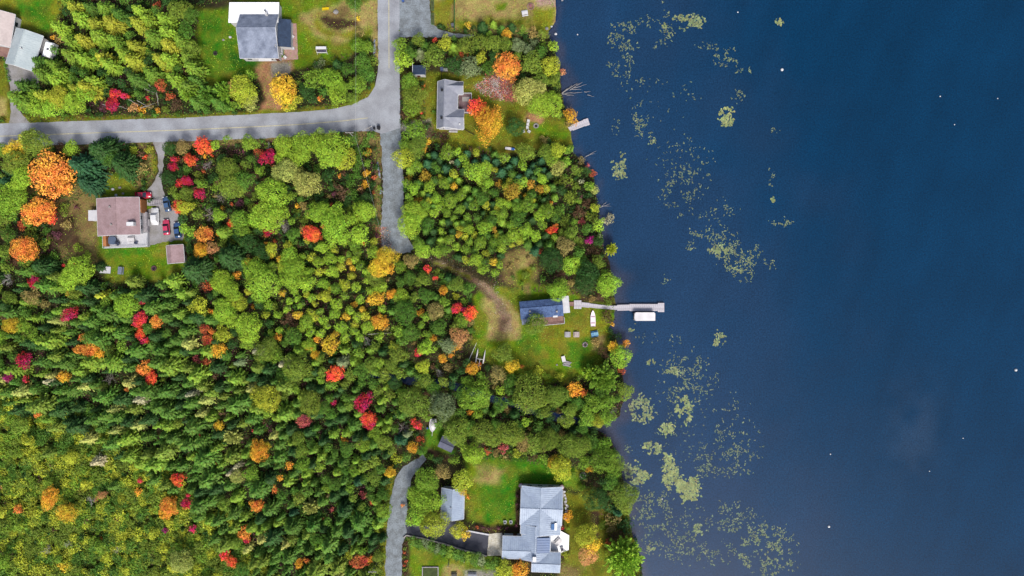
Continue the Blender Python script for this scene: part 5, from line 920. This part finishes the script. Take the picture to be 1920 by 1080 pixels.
# ---- the woods between them, filled tree by tree
CLEAR = [ROAD, GRAVEL_ROAD, GRAVEL_LOT, DRIVE_BROWN, DRIVE_LEFT, LANE, ASPHALT, WHITE_GRAVEL, TRACK,
 [(372,18),(430,0),(706,-60),(706,72),(660,98),(600,112),(560,135),(480,138),(376,165)], [(486,110),(548,110),(530,216),(488,216)], [(0,-60),(100,-60),(112,60),(110,112),(30,130),(20,222),(-60,232),(-60,0)],
 [(800,-60),(1046,-60),(1046,66),(800,44)], [(800,140),(890,145),(960,150),(1000,215),(1072,232),(1076,276),(930,274),(840,268),(800,225)], [(165,345),(240,322),(262,366),(346,440),(356,495),(330,526),(188,528)], [(100,400),(180,360),(190,480),(115,470)],
 [(884,545),(910,535),(960,545),(975,545),(1150,560),(1140,640),(1128,690),(1050,712),(960,700),(895,660)], [(945,470),(1008,466),(1010,540),(945,535)], [(800,780),(860,810),(856,850),(800,850)], [(822,860),(972,864),(1090,890),(1090,1100),(940,1100),(930,1040),(760,1000),(770,990),(825,990)], [(766,1010),(945,1050),(945,1100),(766,1100)], [(1056,930),(1120,915),(1150,1100),(1056,1100)], [(870,638),(922,638),(922,696),(870,696)], [(768,112),(845,112),(845,146),(768,146)], [(938,266),(976,266),(976,296),(938,296)]]
def clear_at(px, py, pad=3):
    X, Y = np.array([px]), np.array([py])
    if sdf(X, Y, LAND)[0] < 5: return True
    if sdf(X, Y, CREEK, False)[0] < 9: return True
    return any(sdf(X, Y, c)[0] > -pad for c in CLEAR)
grid = {}
def gput(t): grid.setdefault((int(t['bx'] // 40), int(t['by'] // 40)), []).append(t)
for t in TREES: gput(t)
def fill(poly, n, mix, pack=.42, kinds_h=1.0, tries=14):
    p = np.asarray(poly); x0, y0 = p.min(0); x1, y1 = p.max(0); made = 0
    cand = np.stack([rng.uniform(x0, x1, n * tries), rng.uniform(y0, y1, n * tries)], 1); ok = sdf(cand[:, 0], cand[:, 1], poly) > 0
    for c in CLEAR: ok &= sdf(cand[:, 0], cand[:, 1], c) < -4
    ok &= (sdf(cand[:, 0], cand[:, 1], LAND) > 6) & (sdf(cand[:, 0], cand[:, 1], CREEK, False) > 5) & (sdf(cand[:, 0], cand[:, 1], TRACK) < -9)
    ws = [m[4] for m in mix]
    for px, py in cand[ok]:
        if made >= n: break
        k, cols, dmin, dmax, _ = rnd.choices(mix, ws)[0]; d = rnd.uniform(dmin, dmax); good = True
        for i in (-1, 0, 1):
            for j in (-1, 0, 1):
                for t in grid.get((int(px // 40) + i, int(py // 40) + j), ()):
                    if (t['bx'] - px) ** 2 + (t['by'] - py) ** 2 < (pack * (d + t['r'] * 2 / S)) ** 2: good = False; break
                if not good: break
            if not good: break
        if good: add_tree(float(px), float(py), d, rnd.choice(cols.split()), k, True, hs=kinds_h); gput(TREES[-1]); made += 1
SP = 'mid mid dark mid dark olive green mid'
fill([(-14,500),(120,505),(190,530),(340,520),(420,560),(430,640),(500,680),(560,720),(600,800),(520,880),(560,960),(700,1010),(700,1090),(480,1090),(380,960),(260,860),(120,790),(-14,740)], 370, [('s', SP, 28, 47, 6), ('s', SP, 15, 24, 2), ('s', 'olive pale', 22, 32, .8), ('f', 'mid mid dark green', 22, 34, 2.6), ('b', 'green mid olive', 20, 30, .6)], .305)
fill([(480,660),(700,640),(790,700),(760,760),(730,880),(715,1080),(480,1080),(500,900),(560,800)], 230, [('b', 'mid green olive mid', 18, 30, 5), ('f', 'mid dark green', 18, 30, 4), ('s', 'mid green dark', 18, 26, 2)], .33)
fill([(520,450),(720,455),(730,560),(700,640),(560,640),(540,560),(510,500)], 120, [('p', 'lime lime green lime yg', 18, 29, 6), ('p', 'yg yellow', 14, 20, .6), ('u', 'brown dark', 10, 16, .8)], .33)
fill([(765,290),(1030,290),(1050,400),(1040,470),(950,500),(930,540),(850,500),(780,470),(765,400)], 240, [('p', 'lime green lime green mid', 18, 33, 7), ('p', 'yg', 13, 19, .5), ('f', 'dark mid green', 14, 22, 1.4)], .31)
fill([(1020,290),(1110,310),(1140,480),(1150,545),(1060,545),(1015,480),(1040,420)], 60, [('u', 'olive brown mid olive khaki', 12, 22, 5), ('b', 'mid olive green', 14, 24, 2), ('b', 'dark', 16, 24, 2)], .40)
fill([(330,265),(700,255),(712,470),(360,540),(330,480),(345,400)], 210, [('u', 'dark olive mid mid dark', 12, 24, 5), ('b', 'dark mid green', 16, 28, 3), ('b', 'lime green', 22, 36, 1.5), ('u', 'rust gold khaki purple', 9, 14, .7)], .36)
fill([(350,500),(540,470),(560,640),(430,660),(340,560)], 110, [('b', 'lime green mid yg', 16, 30, 5), ('b', 'dark mid', 16, 26, 3), ('u', 'gold olive', 10, 16, .7)], .40)
fill([(-14,265),(190,268),(180,345),(95,400),(110,480),(190,505),(-14,520)], 75, [('b', 'olive mid green', 16, 28, 4), ('u', 'olive brown mid khaki', 12, 20, 4), ('f', 'dark teal', 18, 26, 1)], .40)
fill([(110,0),(372,0),(374,200),(210,214),(30,214),(30,140),(110,120)], 50, [('l', 'lime yg green mid', 26, 34, 4), ('b', 'dark mid', 16, 24, 3)], .38)
fill([(-14,760),(150,800),(300,890),(400,980),(480,1090),(-14,1090)], 260, [('u', 'olive yg olive green yg', 11, 22, 8), ('u', 'brown mid mid khaki', 9, 16, 1.4), ('b', 'yg olive green', 18, 28, 1)], .36)
fill([(690,480),(880,510),(890,650),(930,700),(1150,700),(1150,800),(1000,850),(860,870),(740,850),(740,760),(690,640)], 200, [('b', 'olive mid green mid lime', 18, 32, 5), ('u', 'mid olive khaki', 10, 18, 2), ('f', 'mid dark', 16, 24, 1.2)], .35)
fill([(-14,740),(200,760),(330,850),(430,960),(500,1090),(240,1090),(150,930),(-14,860)], 46, [('b', 'yg olive green', 22, 36, 3), ('s', 'olive mid pale', 22, 34, 3), ('f', 'mid green', 20, 30, 1.5)], .34)
for q in ((955,498,14,'khaki'),(985,516,16,'olive'),(972,488,12,'khaki'),(1001,500,14,'olive'),(962,520,14,'mid'),(990,482,10,'brown'),(978,530,12,'green')): add_tree(*q, 'u'); gput(TREES[-1])
fill([(740,70),(1050,70),(1056,210),(1000,200),(980,150),(800,130),(750,225)], 40, [('b', 'mid olive green', 16, 28, 5), ('u', 'mid olive', 10, 16, 2)], .42)
fill([(880,780),(1170,790),(1190,1000),(1190,1090),(1120,1090),(1110,930),(900,860)], 70, [('b', 'mid olive dark green', 18, 30, 4), ('u', 'mid olive khaki', 10, 18, 3)], .42)
fill([(360,140),(500,140),(490,214),(360,218)], 12, [('b', 'mid green', 16, 26, 1)], .42)
fill([(700,880),(728,890),(716,1090),(700,1090)], 14, [('u', 'olive mid yg', 9, 15, 1)], .42)

# ---- labels: each tree told apart by look, order, direction and the nearest thing one can find
LM = [(10,55,'the pink roofed house'), (60,99,'the pale garage'), (480,60,'the two roofed house'), (846,197,'the light grey house'), (786,132,'the dark blue shed'), (222,410,'the brown roof house'), (337,477,'the brown shed'), (1016,577,'the lakeside cabin'), (1010,985,'the large metal roof house'), (848,944,'the ridged garage'), (840,829,'the slate shed'), (901,668,'the catamaran'), (740,460,'the gravel road end'), (729,230,'the road junction'), (1085,235,'the short dock'), (1150,577,'the long dock'), (995,13,'the pink hexagonal table'), (945,600,'the dirt turnaround'), (300,280,'the car drive mouth'), (0,1080,'the lower left corner'), (600,1080,'the bottom edge'), (1128,803,'the creek mouth'), (820,716,'the creek pool'), (740,1000,'the gravel lane'), (510,200,'the rusty drive'), (880,1040,'the bottom hedge'), (185,110,'the tall conifer stand'), (900,400,'the young lakeside wood'), (620,540,'the lime grove')]
NM = dict(orangeUpper='the big orange maple by the lake lawn', scarletDeck='the scarlet maple at the deck', goldYard='the golden maple below the deck', orangeLeft='the largest orange maple', orangeBroad='the wide orange maple', orangeLow='the lowest left orange maple', redDrive='the crimson maple beside the drive', salmon='the scarlet maple beside the cars', scarletRoad='the scarlet maple by the road', crimsonMid='the crimson maple below the road', scarletGrove='the scarlet maple in the lime trees', goldShed='the golden maple beside the brown shed', scarletLake='the scarlet maple near the lake', magentaShore='the magenta maple on the shore', redLeft='the crimson maple under the brown lawn', crimsonSpruce='the crimson maple among spruces', orangeFan='the fan shaped orange maple', redPair='the red maple among spruces', redWedge='the crimson maple nearest the left edge', orangeSpruce='the orange maple among spruces', rustMid='the rusty maple', goldGreen='the golden tree before spruces', scarletCentre='the round scarlet maple', crimsonPath='the crimson maple in the green wood', redTrack='the bright red maple by the track', redCentre='the small red maple by the creek', bigPlume='the big plumed tree on the point', goldBog='the golden maple in the bog', yellowBog='the yellow maple in the bog', orangeBog='the small orange maple in the bog', orangeBogSpruce='the orange maple above the bog', greyDome='the pale green domed tree', goldSpruce='the golden maple in the spruces', scarletBottom='the scarlet maple near the bottom', rustBottom='the rusty maple at the lane', yellowDrive='the yellow green tree by the asphalt', goldHouse='the golden maple at the large house', bigLime='the lime plumed shore tree', limeGravel='the lime tree overhanging gravel', limeDock='the lime tree above the dock')
for t in TREES:
    if t['name'] in NM: LM.append((t['px'], t['py'], NM[t['name']]))
ORD = ['nearest', 'second', 'third', 'fourth', 'fifth', 'sixth', 'seventh', 'eighth', 'ninth', 'tenth', 'eleventh', 'twelfth', 'thirteenth', 'fourteenth', 'fifteenth']
LMA = np.array([(a, b) for a, b, _ in LM]); bucket = {}
for t in TREES:
    look = CW[t['c']] + ' ' + ({'g': 'bare twiggy bush' if t['r'] < 1.3 else 'bare branched tree'}.get(t['k'], KIND[t['k']][1]))
    if t['k'] == 'g': look = look.replace('cream', 'creamy').replace('bare', 'leafless')
    t['look'] = look
    if t['name'] in NM:
        i = int(np.argsort(np.hypot(LMA[:29, 0] - t['px'], LMA[:29, 1] - t['py']))[0]); t['label'] = NM[t['name']][4:] + ', standing nearest ' + LM[i][2]; continue
    dd = np.hypot(LMA[:, 0] - t['px'], LMA[:, 1] - t['py']); i = int(dd.argmin()); dx, dy = t['px'] - LMA[i, 0], t['py'] - LMA[i, 1]
    dr = ('right of' if dx > 0 else 'left of') if abs(dx) > abs(dy) else ('below' if dy > 0 else 'above')
    bucket.setdefault((look, dr, i), []).append((dd[i], t))
for (look, dr, i), L_ in bucket.items():
    L_.sort(key=lambda q: q[0])
    for n, (_, t) in enumerate(L_):
        t['label'] = (look + ' ' + dr + ' ' + LM[i][2]) if len(L_) == 1 else (look + ', ' + ORD[min(n, 14)] + ' ' + dr + ' ' + LM[i][2])
GRP = dict(s='spruces in the woods', l='tall conifers of the upper left stand', f='bushy firs', p='young round crowned trees', P='large plumed trees', b='green leafy trees', m='autumn maples', u='shrubs', g='leafless trees')
CAP = 295; EXTRA = []
for nm in set(v[0] for v in KIND.values()):
    L_ = sorted([t for t in TREES if KIND[t['k']][0] == nm], key=lambda q: -q['r'] - (5 if q['name'] else 0))
    for t in L_[CAP:]: t['skip'] = True; EXTRA.append(t)
for t in TREES:
    k = t['k']; pr = min(protos(k), key=lambda q: abs(math.log(q[0] / t['r']))); s_ = t['r'] / pr[0]; t['pr'] = pr
    t['rot'] = rnd.uniform(0, 6.28); an_ = .24 if k == 'm' else .13; t['sc'] = (s_ * rnd.uniform(1 - an_, 1 + an_), s_ * rnd.uniform(1 - an_, 1 + an_), t['h'] / pr[1]); t['var'] = rnd.choice(pr[2])
    j = rnd.uniform(.84, 1.16); a = lin(C[t['c']], ALB * FOL * j * (.74 if k == 'l' else 1)); t['rgb'] = (a[0] * rnd.uniform(.92, 1.08), a[1], a[2])
    if t.get('skip'): continue
    o = thing(KIND[k][0], t['label'], 'shrub' if k == 'u' else 'tree', (*t['base'], 0), t['rot'], GRP[k]); o.scale = t['sc']
    c = bpy.data.objects.new('crown', t['var'][0]); COL.objects.link(c); c.parent = o; c.color = (*t['rgb'], 1)
    if k != 'u':
        q = bpy.data.objects.new('trunk', pr[3]); COL.objects.link(q); q.parent = o
def join_crowns(recs, name, label, cat):
    V = []; K = []
    for t in recs:
        v = t['var'][1] * np.array(t['sc']); ca, sa = math.cos(t['rot']), math.sin(t['rot'])
        V.append(np.stack([v[:, 0] * ca - v[:, 1] * sa + t['base'][0], v[:, 0] * sa + v[:, 1] * ca + t['base'][1], v[:, 2]], 1)); K.append(np.tile(t['rgb'], (len(v), 1)))
    V = np.concatenate(V); o = bpy.data.objects.new(name, np_mesh(name, V, quads(len(V) // 4), [FU], np.concatenate(K))); COL.objects.link(o); tag(o, label, cat, kind='stuff')
join_crowns([t for t in EXTRA if t['k'] == 'u'], 'low_shrubs', 'many small mixed shrubs growing between the trees', 'shrubs')
join_crowns([t for t in EXTRA if t['k'] not in 'ug'], 'small_trees', 'many small green trees filling gaps in the woods', 'trees')
def clumps(poly, n, cols, d0, d1, name, label, hs=1.0):
    p = np.asarray(poly); (x0, y0), (x1, y1) = p.min(0), p.max(0); X, Y = rng.uniform(x0, x1, n), rng.uniform(y0, y1, n); ok = (sdf(X, Y, poly) > 0) & (sdf(X, Y, LAND) > 4) & (sdf(X, Y, CREEK, False) > 6) & (sdf(X, Y, TRACK) < -7)
    for c in CLEAR: ok &= sdf(X, Y, c) < -3
    pr = protos('u')[1 if d1 > 20 else 0]; R_ = []; nz_ = fnoise(X, Y, 40, 17)
    for x, y, q in zip(X[ok], Y[ok], nz_[ok]):
        r = rnd.uniform(d0, d1) * S / 2; s_ = r / pr[0]; cl = cols[min(len(cols) - 1, max(0, int((q * 1.2 + .5 + rnd.gauss(0, .2)) * len(cols))))]; a = lin(C[cl], ALB * FOL * rnd.uniform(.7, 1.15))
        R_.append(dict(var=rnd.choice(pr[2]), sc=(s_, s_, s_ * hs), rot=rnd.uniform(0, 6.28), base=W(x, y), rgb=a))
    join_crowns(R_, name, label, 'shrubs')
clumps([(-14,690),(60,740),(110,770),(180,760),(230,830),(330,850),(370,930),(440,950),(480,1020),(540,1090),(-14,1090)], 1700, ['mid', 'olive', 'yg', 'olive', 'mid', 'yg', 'green', 'yg', 'olive'], 14, 27, 'bog_shrubs', 'dense yellow green low shrubs of the bog in the lower left', 1.0)
clumps([(-14,-20),(1200,-20),(1200,1090),(-14,1090)], 3000, ['dark', 'dark', 'mid', 'dark', 'olive', 'dark', 'mid', 'brown', 'dark'], 9, 18, 'forest_floor_shrubs', 'dark low shrubs of the forest floor seen between the trees', 1.1)  # palette kept dark, partly standing in for shade between the trees

# ---------------------------------------------------------------- low growth on the forest floor and rough grass (uncountable)
def scatter(n, box, accept, colours, size, zr, name, label, flat=.8):
    px = rng.uniform(box[0], box[2], n); py = rng.uniform(box[1], box[3], n); ok = accept(px, py); px, py = px[ok], py[ok]; n = len(px)
    cl = np.array([lin(C[c], ALB * FOL) for c in colours]); pick = (fnoise(px, py, 26, 91) * 1.1 + .5 + rng.normal(0, .22, n)).clip(0, .999)
    col = cl[(pick * len(cl)).astype(int)] * rng.uniform(.6, 1.15, (n, 1))
    P = np.stack([(px - 960) * S, (540 - py) * S, rng.uniform(*zr, n)], 1); D = runit(rng, n); D[:, 2] *= .5; N = np.tile([0, 0, 1.], (n, 1)) + runit(rng, n) * flat; L = rng.uniform(.7, 1.4, n) * size
    o = bpy.data.objects.new(name, np_mesh(name, leaves(P, D, N, L, L * .6), quads(n), [FU], np.repeat(col, 4, 0))); COL.objects.link(o); tag(o, label, 'plants', kind='stuff')
LAWN_ = CLEAR[9:]
def on_floor(px, py):
    ok = (sdf(px, py, LAND) > 1) & (sdf(px, py, CREEK, False) > 7)
    for c in CLEAR: ok &= sdf(px, py, c) < -1 + fnoise(px, py, 12, 5) * 6
    return ok
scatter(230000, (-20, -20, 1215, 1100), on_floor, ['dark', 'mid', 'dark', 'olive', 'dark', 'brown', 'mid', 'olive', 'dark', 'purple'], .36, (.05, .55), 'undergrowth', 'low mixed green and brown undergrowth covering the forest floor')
scatter(18000, (-20, 760, 500, 1100), lambda x, y: sdf(x, y, [(-20,760),(150,800),(300,890),(400,980),(480,1090),(-20,1090)]) > -10, ['olive', 'yg', 'green', 'olive', 'yg', 'mid'], .36, (.1, .5), 'bog_growth', 'yellow green low growth covering the bog in the lower left')
def on_lawn(px, py):
    ok = np.zeros(px.shape, bool)
    for c in LAWN_: ok |= sdf(px, py, c) > 2
    for c in CLEAR[:9]: ok &= sdf(px, py, c) < -2
    return ok & (sdf(px, py, LAND) > 2) & (fnoise(px, py, 16, 33) > -.06)
scatter(150000, (-20, -20, 1200, 1100), on_lawn, ['olive', 'green', 'yg', 'green', 'lime', 'olive'], .26, (.02, .10), 'lawn_grass', 'tufts of rough green grass on the lawns')

scatter(7000, (885, 130, 970, 192), lambda x, y: sdf(x, y, [(892,165),(920,136),(960,140),(966,188),(925,184)]) > rng.uniform(-6, 6, len(x)), ['rose', 'tan', 'purple', 'rose', 'grey'], .3, (.02, .08), 'fallen_leaves', 'pinkish fallen leaves on the lawn below the big orange maple')
scatter(3500, (700, 425, 780, 480), lambda x, y: sdf(x, y, [(706,430),(722,420),(735,470),(712,476)]) > rng.uniform(-6, 6, len(x)), ['rose', 'tan', 'purple', 'grey'], .28, (.02, .08), 'fallen_leaves', 'reddish fallen leaves at the lower left corner of the gravel road end')

scatter(9000, (770, 465, 975, 640), lambda x, y: sdf(x, y, TRACK) > rng.uniform(-5, 8, len(x)), ['brown', 'khaki', 'brown', 'grey', 'khaki', 'olive'], .2, (.01, .05), 'track_litter', 'dead grass and clods strewn over the dirt track')

# ---------------------------------------------------------------- dead branches lying in the water
def dead(name, label, px, py, segs, z=.5):
    x, y = W(px, py); t = thing(name, label, 'dead tree', (x, y, 0))
    for n, (ax, ay, bx, by, r) in enumerate(segs):
        A, B_ = Vector(W(ax, ay)), Vector(W(bx, by)); P = [A.lerp(B_, k / 4) + Vector((rnd.uniform(-.12, .12), rnd.uniform(-.12, .12))) * (0 < k < 4) for k in range(5)]; mb = MB()
        for k in range(4): mb.tube((P[k].x - x, P[k].y - y, z - .12 * k), (P[k + 1].x - x, P[k + 1].y - y, z - .12 * (k + 1)), r * (1 - .18 * k), r * (1 - .18 * (k + 1)), 5)
        mb.build('branch', m_bare, t)
dead('fallen_tree', 'large pale fallen tree fanning its bare branches over the upper water', 1053, 176, [(1053,176,1072,160,.13),(1055,175,1082,156,.12),(1068,170,1092,154,.09),(1074,166,1100,158,.08),(1070,168,1090,168,.08),(1053,177,1076,179,.12),(1060,176,1092,173,.09),(1095,173,1108,172,.07),(1101,179,1114,181,.07),(1080,160,1088,156,.06)])
dead('fallen_tree', 'pair of pale dead branches reaching out above the wooded shore', 1083, 305, [(1083,305,1100,293,.12),(1098,294,1118,283,.09),(1086,306,1096,299,.08),(1104,291,1116,288,.06)])
dead('fallen_tree', 'small bare dead branch at the middle of the wooded shore', 1124, 390, [(1124,390,1134,381,.09),(1126,389,1144,382,.08),(1128,387,1145,387,.07),(1133,383,1138,378,.06)])
dead('fallen_tree', 'white fallen trunks in the ditch above the main road', 250, 204, [(200,199,224,206,.12),(224,201,246,207,.1),(248,190,268,200,.1),(264,192,290,206,.1),(278,170,300,180,.09),(284,160,300,176,.09),(300,176,302,200,.13),(270,206,296,196,.1)], 1.9)
dead('fallen_tree', 'long pale leaning trunk in the wood near the small red maple', 700, 624, [(694,626,736,623,.11)], 2.2)
dead('fallen_tree', 'thin pale fallen trunk near the creek mouth', 1052, 780, [(1050,778,1069,806,.1)], .6)

# ---------------------------------------------------------------- lily pads
PADS = [(1168,70,28,35,.5),(1164,122,30,25,.25),(1187,148,20,10,.25),(1250,15,10,15,.4),(1216,41,20,12,.3),(1246,60,18,15,.5),(1294,39,30,16,.7),(1239,85,15,15,.25),(1327,89,22,12,.25),(1364,107,25,18,.45),(1394,133,15,10,.4),(1461,41,8,7,1),(1387,181,14,14,.35),(1362,217,12,19,1.3),(1194,218,8,10,.5),(1201,244,18,22,.4),(1220,259,10,12,.6),(1162,311,15,24,.75),(1155,237,8,14,.3),(1283,315,60,60,.10),(1275,363,35,35,.2),(1305,326,35,20,.2),(1461,244,15,12,.15),(1451,374,5,6,1),(1446,333,10,20,.2),(1231,185,70,40,.06),(1350,385,20,15,.2),(1247,47,4,4,1.6),
 (1466,415,20,10,.5),(1349,450,40,30,.35),(1302,450,18,20,.35),(1349,469,20,10,.8),(1380,485,35,28,.6),(1396,516,20,12,.5),(1446,493,15,12,.3),(1423,473,10,15,.3),(1322,395,60,15,.12),(1236,524,20,10,.2),(1349,637,11,15,.8),(1267,633,12,15,.2),(1222,680,8,7,.8),(1263,699,13,10,.8),(1182,619,4,4,.8),(1210,625,30,20,.06),
 (1284,710,55,48,.32),(1201,769,24,26,.75),(1283,769,15,26,1.1),(1251,804,13,13,1.3),(1221,839,20,12,.9),(1251,858,10,10,1.2),(1188,895,20,25,.9),(1210,893,12,8,1.2),(1258,890,15,26,1.5),(1270,912,16,14,1.6),(1292,917,20,24,1.7),(1310,993,13,10,.7),(1370,847,50,45,.26),(1325,872,26,25,.3),(1225,954,42,35,.4),(1251,1013,60,35,.25),(1370,969,50,30,.22),(1436,1035,58,50,.55),(1221,1028,7,8,.8),(1300,1035,50,25,.2),(1330,1000,90,60,.10),(1320,800,100,90,.07),(1180,840,8,10,.4)]
pp = []
for (cx, cy, rx, ry, dn) in PADS:
    area = math.pi * rx * ry; n_pad = int(area * dn * .42) + 3; dense = dn >= .7; ang = rnd.uniform(0, 3)
    while n_pad > 0:
        a, u = rnd.uniform(0, 6.283), math.sqrt(rnd.random()) * (1 + .15 * rnd.gauss(0, 1)); x, y = cx + rx * u * math.cos(a), cy + ry * u * math.sin(a); m = 1 if rnd.random() < .2 else rnd.randint(2, 5); th = ang + rnd.gauss(0, .9)
        if vnoise(np.array([x]), np.array([y]), 11, 6)[0] + .6 * vnoise(np.array([x]), np.array([y]), 4.5, 8)[0] < (-.12 if dense else -.05): n_pad -= .7; continue
        for _ in range(m):
            pp.append((x, y, rnd.uniform(.07, .17) * (1.6 if dense else 1.0) * (1.5 if rnd.random() < .12 else 1), min(1.25, .58 + .55 * dn) * rnd.uniform(.75, 1.1))); th += rnd.gauss(0, .5); st = rnd.uniform(.6, 1.3); x += st * math.cos(th); y += st * math.sin(th); n_pad -= 1
mv, mf, mc = [], [], []
pal = [lin(c, ALB) for c in ((170,186,124), (150,174,116), (186,196,140), (130,158,116), (180,180,116))]
shx = np.array([p[0] for p in pp]); shy = np.array([p[1] for p in pp]); okp = sdf(shx, shy, LAND) < -5
for (x, y, r, vis), k in zip(pp, okp):
    if not k: continue
    X, Y = W(x, y); a0 = rnd.uniform(0, 6.28); n0 = len(mv); c = tuple(u * vis + w_ * (1 - vis) for u, w_ in zip(rnd.choice(pal), lin((52,92,118), ALB))); e = rnd.uniform(.65, 1.0)
    for q in range(7):
        a = .35 + q * (5.6 / 6); rx_, ry_ = r * math.cos(a), r * e * math.sin(a); mv.append((X + rx_ * math.cos(a0) - ry_ * math.sin(a0), Y + rx_ * math.sin(a0) + ry_ * math.cos(a0), LZ + .015 + rnd.uniform(0, .03))); mc.append(c)
    mv.append((X, Y, LZ + .012)); mc.append(c)
    mf += [(n0 + 7, n0 + q, n0 + q + 1) for q in range(6)]
lp = bpy.data.objects.new('lily_pads', np_mesh('lily_pads', np.array(mv), np.array(mf), [FU], np.array(mc))); COL.objects.link(lp); tag(lp, 'drifts of pale yellow green lily pads floating on the lake', 'lily pads', kind='stuff')
